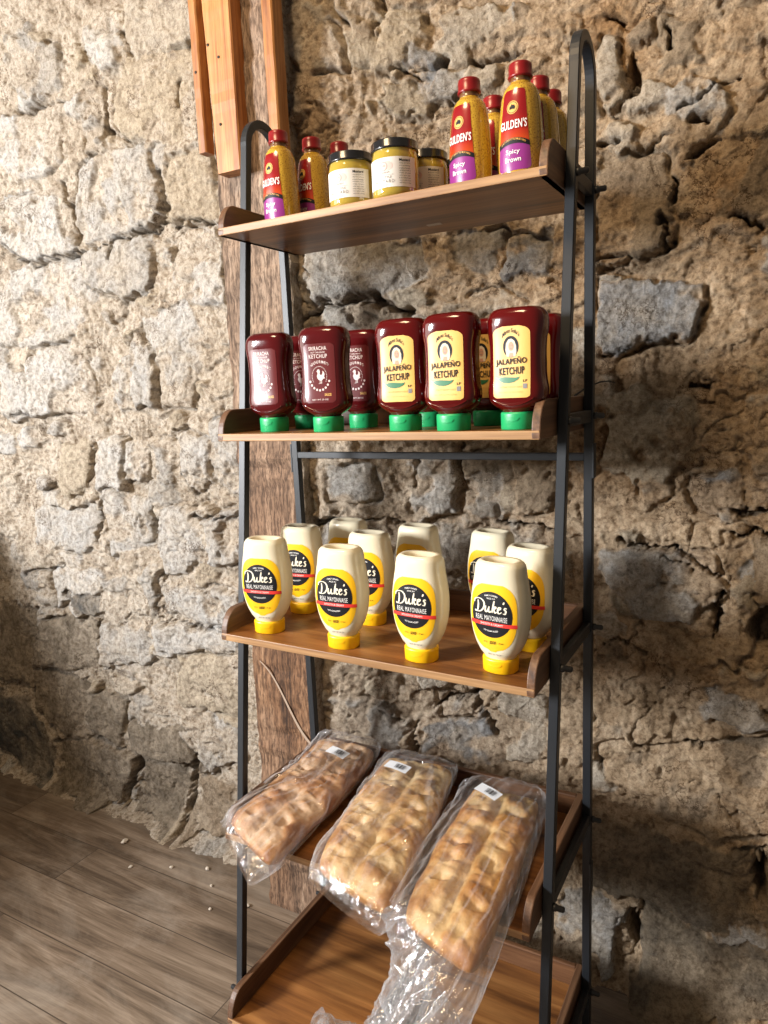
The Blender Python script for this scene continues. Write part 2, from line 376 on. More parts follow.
def build_wall():
    x0, x1, z0, z1, st = -2.45, .90, -.02, 2.60, .0031
    nx = int((x1-x0)/st)+1; nz = int((z1-z0)/st)+1
    xs = np.linspace(x0, x1, nx); zs = np.linspace(z0, z1, nz)
    X, Z = np.meshgrid(xs, zs)
    # warp so outlines are ragged
    WX = X+(fbm(X, Z, .11, 11, 5, .6)-.5)*.055; WZ = Z+(fbm(X, Z, .11, 31, 5, .6)-.5)*.055
    H = np.zeros_like(X); SM = np.zeros_like(X); COL = np.zeros(X.shape+(3,)); COL[:] = GRY
    mort = (fbm(X, Z, .22, 3, 7, .58)-.5)*.034
    # broken plaster ledges
    def ledges(x, z, s_, seed, k, hgt, lo=.82):
        n = fbm(x, z, s_, seed, 5, .55)*k; t = n-np.floor(n); return (np.floor(n)+sstep(lo, 1., t)-k*.5)*hgt
    ledge = ledges(WX, WZ, .24, 77, 9, .0066, .91)+ledges(WX*.8+WZ*.3, WZ, .09, 87, 7, .0036, .88)+ledges(WX, WZ, .035, 97, 5, .0018, .7)
    fine = (fbm(X, Z, .016, 55, 3, .7)-.5)*.009
    H += mort+ledge+fine-.006
    def seg_d(px, pz, a, b):
        ax, az = a; bx, bz = b; dx = bx-ax; dz = bz-az; L = dx*dx+dz*dz+1e-12
        t = np.clip(((px-ax)*dx+(pz-az)*dz)/L, 0, 1)
        return np.hypot(px-ax-t*dx, pz-az-t*dz)
    rs = np.random.RandomState(9)
    def stone_face(sl, sd, cx, cz, i, c, amt=1.0, grow=.010):
        x, z = X[sl], Z[sl]
        m = sstep(-.003, .005, sd+grow+(fbm(x, z, .045, 200+i, 4, .6)-.5)*.045)
        face = .000+rs.rand()*.012+(x-cx)*rs.uniform(-.10, .10)+(z-cz)*rs.uniform(-.12, .06)
        face = face+ledges(WX[sl], WZ[sl], .11, 300+i, 5, .0040, .75)+(fbm(x, z, .05, 500+i, 5, .62)-.5)*.013
        face = face-.007*np.exp(-np.clip(sd+grow, 0, 1)/.008)
        # open joint on some stretches of the outline only; elsewhere mortar is smeared flush over the edge
        g_ = sstep(.50, .66, fbm(x, z, .10, 700+i, 3))
        groove = -.017*np.exp(-((sd+grow)/.0045)**2)*g_
        smear = sstep(.50, .60, fbm(x, z, .13, 900+i, 5, .6))*(.25 if c in (DRK, BLK) else 1)
        top = face*(1-m*0)+0
        Hs = H[sl]; blend = m*(1-.55*smear)
        H[sl] = Hs*(1-blend)+top*blend+groove*amt
        SM[sl] = np.maximum(SM[sl]*(1-m), m*(1-.85*smear))
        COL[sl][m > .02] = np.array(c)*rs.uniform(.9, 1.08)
    # small packing stones in the joints
    cells = []
    for gx in np.arange(x0, x1, .115):
        for gz in np.arange(z0, z1, .085):
            cells.append((gx+rs.uniform(-.045, .045)+(.05 if int(gz/.085) % 2 else 0), gz+rs.uniform(-.03, .03), rs.uniform(.022, .058), rs.uniform(.018, .040), rs.rand()))
    for i, (cx, cz, rx, rz, q) in enumerate(cells):
        if q < .55: continue
        i0 = max(int((cx-rx-.04-x0)/st), 0); i1 = min(int((cx+rx+.04-x0)/st), nx); j0 = max(int((cz-rz-.04-z0)/st), 0); j1 = min(int((cz+rz+.04-z0)/st), nz)
        if i1-i0 < 3 or j1-j0 < 3: continue
        sl = (slice(j0, j1), slice(i0, i1)); e = (np.abs((WX[sl]-cx)/rx)**3+np.abs((WZ[sl]-cz)/rz)**3)**(1/3)
        c = [PAL, GRY, TAN, WHT][int(q*97) % 4] if cx < -.6 else [BRN, TAN, GRY, PAL][int(q*97) % 4]
        stone_face(sl, (1-e)*min(rx, rz), cx, cz, 1000+i % 60, c, .35, .004)
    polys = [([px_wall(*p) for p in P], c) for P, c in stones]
    for i, (P, c) in enumerate(polys):
        ax = [p[0] for p in P]; az = [p[1] for p in P]
        i0 = max(int((min(ax)-.07-x0)/st), 0); i1 = min(int((max(ax)+.07-x0)/st), nx)
        j0 = max(int((min(az)-.07-z0)/st), 0); j1 = min(int((max(az)+.07-z0)/st), nz)
        if i1 <= i0 or j1 <= j0: continue
        sl = (slice(j0, j1), slice(i0, i1)); px = WX[sl]; pz = WZ[sl]
        d = np.full(px.shape, 9.); ins = np.zeros(px.shape, bool)
        for k in range(len(P)):
            a = P[k]; b = P[(k+1) % len(P)]
            d = np.minimum(d, seg_d(px, pz, a, b))
            cnd = ((a[1] > pz) != (b[1] > pz)); xx = (b[0]-a[0])*(pz-a[1])/((b[1]-a[1]) if abs(b[1]-a[1]) > 1e-9 else 1e-9)+a[0]
            ins ^= (cnd & (px < xx))
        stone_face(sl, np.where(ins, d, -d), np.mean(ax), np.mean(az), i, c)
    D = np.zeros_like(X)
    for P, hw, dp in cracks:
        Q = [px_wall(*p) for p in P]
        ax = [p[0] for p in Q]; az = [p[1] for p in Q]
        i0 = max(int((min(ax)-.09-x0)/st), 0); i1 = min(int((max(ax)+.09-x0)/st), nx)
        j0 = max(int((min(az)-.09-z0)/st), 0); j1 = min(int((max(az)+.09-z0)/st), nz)
        if i1 <= i0 or j1 <= j0: continue
        sl = (slice(j0, j1), slice(i0, i1)); d = np.full(X[sl].shape, 9.)
        wx = X[sl]+(fbm(X[sl], Z[sl], .05, 41, 5, .62)-.5)*.050; wz = Z[sl]+(fbm(X[sl], Z[sl], .05, 43, 5, .62)-.5)*.050
        hv = hw*(.20+1.15*vnoise(X[sl], Z[sl], .035, 45)*vnoise(X[sl], Z[sl], .09, 46)*1.7)
        for k in range(len(Q)-1): d = np.minimum(d, seg_d(wx, wz, Q[k], Q[k+1]))
        g = 1-sstep(.35, 1.15, d/hv); g = np.where(d > hw*1.6, 0, g)
        H[sl] -= dp*g*.8+.006*np.exp(-(d/(hw*1.6))**2); D[sl] = np.maximum(D[sl], g*.5)
    # hairline cracks in the mortar
    for s, sd_, wd, dp in ((.17, 61, .010, .010), (.08, 67, .012, .006)):
        q = fbm(WX, WZ, s, sd_, 4); g = 1-sstep(0, wd, np.abs(q-.5)); g *= sstep(.45, .6, vnoise(X, Z, .2, sd_+1))
        H -= dp*g*(1-.5*SM)
    # packing that fills in against the right flank of the timber post
    H += .125*(1-sstep(0, .42, X+.345))*(X > -.44)*sstep(.1, .5, Z)
    # mortar apron spreading at the foot of the wall
    H = np.clip(H, -.10, .070+.07*((X > -.44) & (X < .1)))
    H += .11*np.exp(-np.clip(Z, 0, 9)/.020)*(.15+1.2*fbm(X, Z*.3, .12, 99, 4))*(1-.5*D)
    Y = YW-H
    V = np.stack([X, Y, Z], -1).reshape(-1, 3)
    idx = np.arange(nx*nz).reshape(nz, nx)
    Fq = np.stack([idx[:-1, :-1], idx[:-1, 1:], idx[1:, 1:], idx[1:, :-1]], -1).reshape(-1, 4)
    me = bpy.data.meshes.new('wall_back')
    me.vertices.add(len(V)); me.vertices.foreach_set('co', V.ravel())
    me.loops.add(Fq.size); me.loops.foreach_set('vertex_index', Fq.ravel().astype(np.int32))
    me.polygons.add(len(Fq)); me.polygons.foreach_set('loop_start', np.arange(0, Fq.size, 4, dtype=np.int32))
    me.polygons.foreach_set('loop_total', np.full(len(Fq), 4, dtype=np.int32))
    me.update(calc_edges=True)
    me.polygons.foreach_set('use_smooth', [True]*len(Fq))
    a = me.attributes.new('stonecol', 'FLOAT_COLOR', 'POINT')
    a.data.foreach_set('color', np.concatenate([COL, np.ones(X.shape+(1,))], -1).astype(np.float32).ravel())
    lamp_warmth = sstep(-.9, .5, X)  # warm lamp light on the right, painted into the mortar colour
    a = me.attributes.new('kind', 'FLOAT_COLOR', 'POINT')
    a.data.foreach_set('color', np.stack([SM, lamp_warmth, D, np.ones_like(X)], -1).astype(np.float32).ravel())
    me.materials.append(M_wall)
    o = bpy.data.objects.new('wall_back', me); C.objects.link(o); tag(o, kind='structure')
build_wall()

# unseen half-height block added at the far left to shade the corner
V = [(-2.75, -1.85, 0), (-1.87, -1.85, 0), (-1.93, -.30, 0), (-2.75, -.30, 0)]; V += [(x, y, 1.12) for x, y, z in V]
F = [(3, 2, 1, 0), (4, 5, 6, 7), (0, 1, 5, 4), (1, 2, 6, 5), (2, 3, 7, 6), (3, 0, 4, 7)]
o = mesh_obj('shade_block_left', V, F, plain('shade_block_plaster', (.55, .50, .43), .9, 0, 0, .4, 60), smooth=False); bevel(o, .01); tag(o, kind='structure')

# ------------------------------------------------------------------ timber post with three nailed boards
def rough_board(name, x0, x1, y0, y1, z0, z1, m, parent, seed, amp=.0012, xt0=None, xt1=None, nz=40):
    """four-sided board with worn, slightly wavy arrises; xt0, xt1 are its sides at the top"""
    rs = random.Random(seed); rings = []; b = .003
    for i in range(nz+1):
        t = i/nz; z = z0+(z1-z0)*t
        a0 = x0+(((xt0 if xt0 is not None else x0)-x0)*t); a1 = x1+(((xt1 if xt1 is not None else x1)-x1)*t)
        j = lambda: rs.uniform(-amp, amp)
        e0 = a0+j(); e1 = a1+j(); f0 = y0+j()
        ring = [(e0+b, f0, z), ((e0+e1)/2, f0+j(), z), (e1-b, f0, z), (e1, f0+b, z), (e1+j(), (y0+y1)/2, z), (e1, y1, z), (e0, y1, z), (e0+j(), (y0+y1)/2, z), (e0, f0+b, z)]
        rings.append(ring)
    V, F = ring_loft(rings)
    return fix_normals(mesh_obj(name, V, F, m, parent, False))

post = empty('timber_post', (0, 0, 0))
tag(post, 'rough weathered timber post standing upright against the stone wall behind the shelf', 'timber post')
bo = rough_board('beam', -.532, -.345, .040, .175, 0, 2.6, M_timber, post, 3, .0035, nz=110)
bo.data.materials.append(M_wall)
for p_ in bo.data.polygons:      # the flank is plastered over with old mortar
    if p_.normal.x > .6: p_.material_index = 1
sv = []
for i in range(26):
    t = i/25; x = -.505+.165*t**1.15; z = .68-.20*t+.02*math.sin(t*6); wd = .0008+.0030*t*(1-.3*t)
    sv.append([(x-wd, .0362, z-wd), (x+wd, .0362, z+wd)])
V = [p for q in sv for p in q]; F = [(2*i, 2*i+1, 2*i+3, 2*i+2) for i in range(25)]
mesh_obj('paint_streak', V, F, plain('chalky_streak', (.36, .27, .20), .9, 0, 0, .4, 300), post, False)
for nm, a in (('nailed board', None),):
    pass
def nailed(name, label, x0, x1, xt0, xt1, y0, z0, seed, nails):
    b = empty(name, (0, 0, 0)); tag(b, label, 'board', 'pine boards nailed to the timber post')
    rough_board('plank', x0, x1, y0, .0395, z0, 2.6, M_pine, b, seed, .0004, xt0, xt1)
    for (nx_, nz_) in nails:
        V, F = tube_vf([(nx_, y0+.0005, nz_), (nx_, y0-.0014, nz_)], .0028, 8)
        mesh_obj('nail_head', V, F, M_peg, b)
nailed('pine_board', 'narrow orange pine strip nailed left of the wide board, highest up the timber post', -.553, -.531, -.553, -.531, .012, 1.742+ZO, 5, [(-.543, 2.02)])
nailed('pine_board', 'wide orange pine board with dark knots nailed to the middle of the timber post', -.497, -.432, -.522, -.432, .004, 1.688+ZO, 6, [(-.478, 1.90), (-.470, 2.03), (-.497, 2.06)])
nailed('pine_board', 'square orange pine batten nailed right of the wide board, above the mustard bottles', -.352, -.325, -.356, -.329, .004, 1.60+ZO, 7, [])
V, F = [], []
# ------------------------------------------------------------------ ladder shelf
ZS = [0.0, 0.37453, 0.75357, 1.12995, 1.49385]       # underside of each shelf above the lowest one
DS = [0.3823, 0.345, 0.3121, 0.279, 0.2367]
BT = .0135
TOP = [z+ZO+BT for z in ZS]
shelf = empty('ladder_shelf', (0, 0, 0))
tag(shelf, 'tall ladder shelf with five wooden trays in a black steel frame against the stone wall', 'shelf')
XL = .3094+.0005
TH = .0155
def side_frame(s):
    pts = []
    yf = lambda z: -.3286+.12005*z
    yr = lambda z: -.0185-.0066*z
    zt = 1.672
    for i in range(13): z = -ZO+(zt+ZO)*i/12; pts.append((yf(z), z))
    y0, y1 = yf(zt), yr(zt); cy = (y0+y1)/2; R = (y1-y0)/2
    for i in range(1, 20):
        a = PI-PI*i/20; pts.append((cy+R*math.cos(a), zt+R*math.sin(a)*1.06))
    for i in range(12, -1, -1): z = -ZO+(zt+ZO)*i/12; pts.append((yr(z), z))
    rings = []; h = TH/2; c = .0013
    for i, (y, z) in enumerate(pts):
        a = pts[max(i-1, 0)]; b = pts[min(i+1, len(pts)-1)]
        ty, tz = b[0]-a[0], b[1]-a[1]; L = math.hypot(ty, tz); ny, nz = -tz/L, ty/L
        prof = [(-h, -h+c), (-h+c, -h), (h-c, -h), (h, -h+c), (h, h-c), (h-c, h), (-h+c, h), (-h, h-c)]
        rings.append([(s*XL+px*1.0, y+ny*q, z+ZO+nz*q) for px, q in prof])
    V, F = ring_loft(rings)
    o = fix_normals(mesh_obj('side_frame', V, F, M_steel, shelf, smooth=False))
    for y in (yf(-ZO), yr(-ZO)):
        V, F = box_vf(s*XL-.009, s*XL+.009, y-.009, y+.009, 0.0, .012)
        bevel(mesh_obj('rubber_foot', V, F, M_peg, o, False), .002)
    return o
for s in (-1, 1):
    fr = side_frame(s)
    for i, z in enumerate(ZS):
        yf = -.3286+.12005*(z+.02); yr = -.0185-.0066*z
        xi = s*(XL-.0078); zc = z+ZO+.022
        xo = s*(XL+.011) if i == 4 else s*(XL)
        # flat rail between the legs that carries the tray
        V, F = box_vf(s*XL-.0055, s*XL+.0055, yf+TH/2-.001, yr-TH/2+.001, zc-.010, zc+.010)
        bevel(mesh_obj('rail', V, F, M_steel, shelf, False), .0015)
        for y in (yf, yr):
            V, F = tube_vf([(s*(XL+TH/2-.001), y, zc), (s*(XL+TH/2+.005), y, zc), (s*(XL+TH/2+.006), y, zc), (s*(XL+TH/2+.016), y, zc), (s*(XL+TH/2+.018), y, zc)], [.0062, .0062, .0048, .0048, .003], 12)
            mesh_obj('bolt_cap', V, F, M_peg, shelf)
    # clip joining two halves of the rear leg
    for zc in (1.075, .28):
        V, F = box_vf(s*(XL+TH/2)-.001 if s > 0 else s*(XL+TH/2)-.003, s*(XL+TH/2)+.003 if s > 0 else s*(XL+TH/2)+.001, -.034, -.018, zc+ZO-.03, zc+ZO+.03)
        bevel(mesh_obj('joint_plate', V, F, M_steel, shelf, False), .001)
V, F = box_vf(-XL+TH/2-.001, XL-TH/2+.001, -.033, -.0195, 1.0817+ZO-.0068, 1.0817+ZO+.0068)
bevel(mesh_obj('cross_bar', V, F, M_steel, shelf, False), .0015)

def tray(i):
    z = ZS[i]+ZO; d = DS[i]; W = .30; st = .0135; h = .0566 if i else .060; lip = .012
    tilt = .009 if i == 2 else 0.0
    tr = empty('tray', (0, 0, z)); tr.parent = shelf
    if tilt: tr.rotation_euler = (0, 0.0145, 0); tr.location.z = z+.0045
    # board
    V, F = box_vf(-W+.001, W-.001, -d, -.0005, 0, BT)
    o = mesh_obj('board', V, F, None, tr, False, mats=[M_board, M_edge], fm=[0, 0, 1, 0, 0, 0]); bevel(o, .0015)
    for s in (-1, 1):
        prof = [(0, 0)]
        n = 10; nose = .034
        prof = [(-d, 0.0), (-d-.0005, BT*.7)]
        for k in range(n+1):
            a = k/n; prof.append((-d+.001+nose*(1-math.cos(a*PI/2))**.9*1.0, BT*.9+(h-BT*.9)*math.sin(a*PI/2)**.95))
        prof += [(-.0005, h), (-.0005, 0)]
        xa, xb = (s*W, s*(W-st))
        r0 = [(xa, y, zz) for y, zz in prof]; r1 = [(xb, y, zz) for y, zz in prof]
        V, F = ring_loft([r0, r1])
        bevel(fix_normals(mesh_obj('side_panel', V, F, M_side, tr, False)), .0018, 2, 30)
    V, F = box_vf(-W+st, W-st, -lip, -.0005, BT-.001, h-.001)
    bevel(mesh_obj('back_panel', V, F, M_back, tr, False), .0025)
    if i == 4:
        V, F = box_vf(.035, .062, -.075, -.062, -.0006, -.0001)
        mesh_obj('price_sticker', V, F, plain('pale_sticker', (.55, .47, .38), .6), tr, False)
    return tr
trays = [tray(i) for i in range(5)]

# ------------------------------------------------------------------ lofted containers and draped print
def sup(a, b, n, th):
    c, s_ = math.cos(th), math.sin(th)
    return (a*math.copysign(abs(c)**(2/n), c), b*math.copysign(abs(s_)**(2/n), s_))

class Body:
    """sections: (z, half width, half depth, exponent)"""
    def __init__(self, sec): self.s = sec; self.c = {}
    def at(self, z):
        s = self.s
        if z <= s[0][0]: return s[0][1:]
        for p, q in zip(s, s[1:]):
            if p[0] <= z <= q[0]:
                t = (z-p[0])/max(q[0]-p[0], 1e-9); return tuple(p[k]+(q[k]-p[k])*t for k in (1, 2, 3))
        return s[-1][1:]
    def smooth(self, n):
        """Catmull-Rom resample"""
        s = self.s; out = []
        for i in range(len(s)-1):
            p0 = s[max(i-1, 0)]; p1 = s[i]; p2 = s[i+1]; p3 = s[min(i+2, len(s)-1)]
            for k in range(n):
                t = k/n
                q = []
                for c in range(4):
                    m1 = (p2[c]-p0[c])*.5; m2 = (p3[c]-p1[c])*.5
                    if c == 0: m1 = m2 = p2[0]-p1[0]
                    q.append((2*t**3-3*t*t+1)*p1[c]+(t**3-2*t*t+t)*m1+(-2*t**3+3*t*t)*p2[c]+(t**3-t*t)*m2)
                out.append(tuple(q))
        out.append(s[-1]); self.s = out; return self
    def vf(self, N=44, cap0=True, cap1=True, top_dip=0, extra=None):
        rings = []
        for z, a, b, n in self.s:
            rings.append([(*sup(a, b, n, 2*PI*k/N), z) for k in range(N)])
        if top_dip:
            z, a, b, n = self.s[-1]
            rings.append([(*sup(a*.8, b*.8, n, 2*PI*k/N), z-top_dip*.2) for k in range(N)])
            rings.append([(*sup(a*.6, b*.55, n, 2*PI*k/N), z-top_dip) for k in range(N)])
        return ring_loft(rings, cap0, cap1)
    def surf(self, u, z, eps):
        """point at arc length u from the front middle, eps off the surface"""
        key = round(z*4000)
        if key not in self.c:
            a, b, n = self.at(z); P = [(0.0, -b)]
            for k in range(1, 61): 
                th = k/60*PI*.62; x, y = sup(a, b, n, -PI/2+th); P.append((x, y))
            L = [0.0]
            for p, q in zip(P, P[1:]): L.append(L[-1]+math.hypot(q[0]-p[0], q[1]-p[1]))
            self.c[key] = (np.array(L), np.array(P))
        L, P = self.c[key]; au = min(abs(u), L[-1])
        x = float(np.interp(au, L, P[:, 0])); y = float(np.interp(au, L, P[:, 1]))
        x2 = float(np.interp(au+.0006, L, P[:, 0])); y2 = float(np.interp(au+.0006, L, P[:, 1]))
        x1 = float(np.interp(max(au-.0006, 0), L, P[:, 0])); y1 = float(np.interp(max(au-.0006, 0), L, P[:, 1]))
        tx, ty = x2-x1, y2-y1; l = math.hypot(tx, ty) or 1
        nx_, ny_ = ty/l, -tx/l
        if ny_ > 0 and abs(x) < .6*self.at(z)[0]: nx_, ny_ = -nx_, -ny_
        sgn = 1 if u >= 0 else -1
        return (sgn*(x+nx_*eps), y+ny_*eps, z)

def patch(body, fn, z0, z1, eps, rows=24, cols=16):
    """sheet between z0 and z1 with half width fn(t)"""
    V = []; F = []
    for j in range(rows+1):
        t = j/rows; z = z0+(z1-z0)*t; r = fn(t); l, rr = r if isinstance(r, tuple) else (-r, r)
        for i in range(cols+1): V.append(body.surf(l+(rr-l)*i/cols, z, eps))
    for j in range(rows):
        for i in range(cols):
            a = j*(cols+1)+i; F.append((a, a+1, a+cols+2, a+cols+1))
    return V, F

def rrect(hw, rad, H, arch=0):
    def fn(t):
        d = min(t, 1-t)*H; 
        k = rad if not (t > .5 and arch) else arch
        if d >= k: return hw
        return hw-rad*(1-math.sqrt(max(0, 1-((k-d)/k)**2)))
    return fn

def polar_patch(body, cu, cz, ru, rz, eps, N=36, R=6, a0=0, a1=2*PI, r0=0.0):
    V = []; F = []
    for j in range(R+1):
        q = r0+(1-r0)*j/R
        for i in range(N+1):
            th = a0+(a1-a0)*i/N; V.append(body.surf(cu+ru*q*math.cos(th), cz+rz*q*math.sin(th), eps))
    for j in range(R):
        for i in range(N):
            a = j*(N+1)+i; F.append((a, a+1, a+N+2, a+N+1))
    return V, F

def letters(P, m, parent):
    for V, F in P: mesh_obj('lettering', V, F, m, parent, False)

_tc = {}
def text2d(s, bold=0.0, shear=0.0, spacing=1.0):
    k = (s, bold, shear, spacing)
    if k in _tc: return _tc[k]
    cu = bpy.data.curves.new('t', 'FONT'); cu.body = s; cu.size = 1; cu.align_x = 'CENTER'; cu.align_y = 'CENTER'
    cu.offset = bold; cu.shear = shear; cu.resolution_u = 3; cu.space_character = spacing
    o = bpy.data.objects.new('t', cu); C.objects.link(o)
    dg = bpy.context.evaluated_depsgraph_get(); me = bpy.data.meshes.new_from_object(o.evaluated_get(dg))
    V = [(v.co.x, v.co.y) for v in me.vertices]; F = [tuple(p.vertices) for p in me.polygons]
    bpy.data.objects.remove(o); bpy.data.curves.remove(cu); bpy.data.meshes.remove(me)
    x0 = min(v[0] for v in V); x1 = max(v[0] for v in V); y0 = min(v[1] for v in V); y1 = max(v[1] for v in V)
    V = [((x-(x0+x1)/2)/(x1-x0), (y-(y0+y1)/2)/(y1-y0)) for x, y in V]
    _tc[k] = (V, F); return V, F

def text_on(body, s, cu, cz, w_, h_, eps, bold=.0, shear=0, arc=0, rot=0, spacing=1.0):
    """arc: sagitta of the baseline over the text width"""
    V, F = text2d(s, bold, shear, spacing); out = []
    for x, y in V:
        u = x*w_; v = y*h_
        v += arc*(1-(2*x)**2)-arc*.5
        u, v = u*math.cos(rot)-v*math.sin(rot), u*math.sin(rot)+v*math.cos(rot)
        out.append(body.surf(cu+u, cz+v, eps))
    return out, F

def strokes_on(body, strokes, cu, cz, sc, eps, wd=.06, slant=.0):
    """brush lettering: list of polylines in letter space"""
    parts = []
    for st in strokes:
        P = st; n = len(P)
        # Catmull-Rom
        Q = []
        for i in range(n-1):
            p0 = P[max(i-1, 0)]; p1 = P[i]; p2 = P[i+1]; p3 = P[min(i+2, n-1)]
            for k in range(5):
                t = k/5
                Q.append(tuple(.5*((2*p1[c])+(-p0[c]+p2[c])*t+(2*p0[c]-5*p1[c]+4*p2[c]-p3[c])*t*t+(-p0[c]+3*p1[c]-3*p2[c]+p3[c])*t**3) for c in (0, 1)))
        Q.append(P[-1]); V = []; F = []
        for i, (x, y) in enumerate(Q):
            a = Q[max(i-1, 0)]; b = Q[min(i+1, len(Q)-1)]; tx, ty = b[0]-a[0], b[1]-a[1]; l = math.hypot(tx, ty) or 1
            # pen held at an angle: down strokes fat, up strokes thin
            ww = wd*(.55+.75*abs(ty/l))*(.6+.4*min(1, 4*min(i, len(Q)-1-i)/len(Q)))
            for sgn in (-1, 1):
                X = x+sgn*(-ty/l)*ww; Yv = y+sgn*(tx/l)*ww; X += slant*Yv
                V.append(body.surf(cu+X*sc, cz+Yv*sc, eps))
            if i: F.append((2*i-2, 2*i-1, 2*i+1, 2*i))
        parts.append((V, F))
    return join_vf(parts)

def poly_on(body, pts, eps, cu=0, cz=0, sc=1):
    """filled outline (triangulated by bmesh) draped on the body"""
    bm = bmesh.new(); vs = [bm.verts.new((cu+x*sc, cz+y*sc, 0)) for x, y in pts]; f = bm.faces.new(vs)
    bmesh.ops.triangulate(bm, faces=[f])
    bm.verts.index_update()
    V = [body.surf(v.co.x, v.co.y, eps) for v in bm.verts]; F = [tuple(v.index for v in f.verts) for f in bm.faces]
    bm.free(); return V, F

M_white = plain('print_white', (.86, .84, .80), .4)
M_black = plain('print_black', (.010, .010, .012), .5, spec=.25)
M_ink = plain('print_grey', (.22, .21, .20), .5)
M_red = plain('print_red', (.75, .045, .035), .35)
M_cream = plain('print_cream', (.83, .76, .60), .4)

# ---------------------------------------- mayonnaise
M_mayo = plain('mayonnaise_in_plastic', (.80, .72, .52), .24, 0, .35, .10, 60, .5, 0, .0)
M_mcap = plain('yellow_cap_plastic', (.93, .52, .005), .35)
M_mlab = plain('yellow_label', (.95, .53, .012), .33, 0, .2)
def mayo_proto():
    r = empty('mayonnaise_bottle')
    b = Body([(.022, .0245, .021, 2.2), (.026, .0268, .0225, 2.3), (.033, .0320, .0250, 2.5), (.046, .0385, .0272, 2.7), (.062, .0432, .0288, 2.9), (.082, .0462, .0300, 3.0), (.102, .0468, .0303, 3.0), (.122, .0455, .0300, 2.9),
              (.143, .0425, .0290, 2.8), (.150, .0412, .0283, 2.8), (.162, .0400, .0278, 2.7), (.170, .0388, .0268, 2.6), (.1745, .0360, .0245, 2.5), (.177, .0325, .0215, 2.4)]).smooth(3)
    V, F = b.vf(56, True, True, .006)
    mesh_obj('bottle', V, F, M_mayo, r)
    c = Body([(0, .0268, .0235, 2.3), (.0012, .0276, .0243, 2.3), (.019, .0282, .0248, 2.3), (.0215, .0280, .0245, 2.3), (.0228, .0262, .0228, 2.3)])
    V, F = c.vf(56); cap = mesh_obj('flip_cap', V, F, M_mcap, r)
    V, F = patch(c, lambda t: .0125*math.sqrt(max(0, 1-(1-t)**2))+.0005, .0105, .0165, .0008, 6, 8); mesh_obj('thumb_notch', V, F, M_mcap, cap)
    hgt = .108
    def lab(t):
        y = (t-.52)/.5; base = .0405
        w_ = base*(1-abs(y)**3.4)**(1/2.4) if abs(y) < 1 else 0.002
        if t < .5: w_ = w_*(1-.22*((.5-t)/.5)**1.3)
        return max(w_, .004)
    V, F = patch(b, lab, .036, .036+hgt, .0003, 40, 24); L = mesh_obj('label', V, F, M_mlab, r)
    V, F = polar_patch(b, -.001, .0965, .0345, .0365, .0006, 44, 8); mesh_obj('black_roundel', V, F, M_black, L)
    V, F = patch(b, lambda t: (-.0385, .0405), .0790, .0850, .0009, 4, 24); mesh_obj('red_ribbon', V, F, M_red, L)
    D = [[(-.05, .50), (.03, .1), (0, -.38), (-.16, -.52), (-.28, -.40)], [(-.42, .28), (-.40, .52), (-.1, .66), (.30, .62), (.58, .34), (.60, -.05), (.38, -.40), (.05, -.52), (-.2, -.44)]]
    u_ = [[(.78, .10), (.76, -.25), (.86, -.44), (1.0, -.30), (1.10, .08)], [(1.10, .08), (1.08, -.28), (1.2, -.44), (1.34, -.30)]]
    k_ = [[(1.52, .62), (1.47, .1), (1.43, -.44)], [(1.46, -.12), (1.66, .12), (1.74, .02), (1.58, -.12)], [(1.56, -.12), (1.70, -.42), (1.86, -.32)]]
    e_ = [[(1.96, -.16), (2.16, -.02), (2.12, .12), (1.98, .06), (1.94, -.24), (2.08, -.44), (2.30, -.28)]]
    ap = [[(2.42, .62), (2.36, .40)]]
    s_ = [[(2.72, .06), (2.60, .12), (2.52, .0), (2.66, -.18), (2.60, -.42), (2.42, -.38)]]
    V, F = strokes_on(b, D+u_+k_+e_+ap+s_, -.0235, .1085, .0178, .0010, .062, .10); mesh_obj('script_name', V, F, M_cream, L)
    P = [text_on(b, 'REAL MAYONNAISE', -.001, .0915, .053, .0080, .0010, .0, 0, 0, 0, 1.12), text_on(b, 'FAMILY OWNED', -.001, .1265, .022, .0026, .0010, .01, 0, .0012),
         text_on(b, 'SINCE 1917', -.001, .1222, .014, .0024, .0010, .01)]
    letters(P, M_white, L)
    P = [text_on(b, 'SMOOTH & CREAMY', 0, .0820, .038, .0034, .0012, .0), text_on(b, 'NO SUGAR ADDED', -.001, .0715, .024, .0026, .0012, .01, 0, -.0015)]
    letters(P, M_white, L)
    P = [text_on(b, 'GOOD', .001, .0520, .011, .0050, .0010, .03, .4, 0, .05), text_on(b, 'IT\'S', -.0115, .0520, .006, .0022, .0010, .01), text_on(b, 'STUFF', .0145, .0522, .008, .0022, .0010, .01)]
    letters(P, M_black, L)
    V, F = text_on(b, 'BEST BY 06 24', .002, .0320, .022, .003, .0006, 0); mesh_obj('date_print', V, F, M_ink, r)
    return r

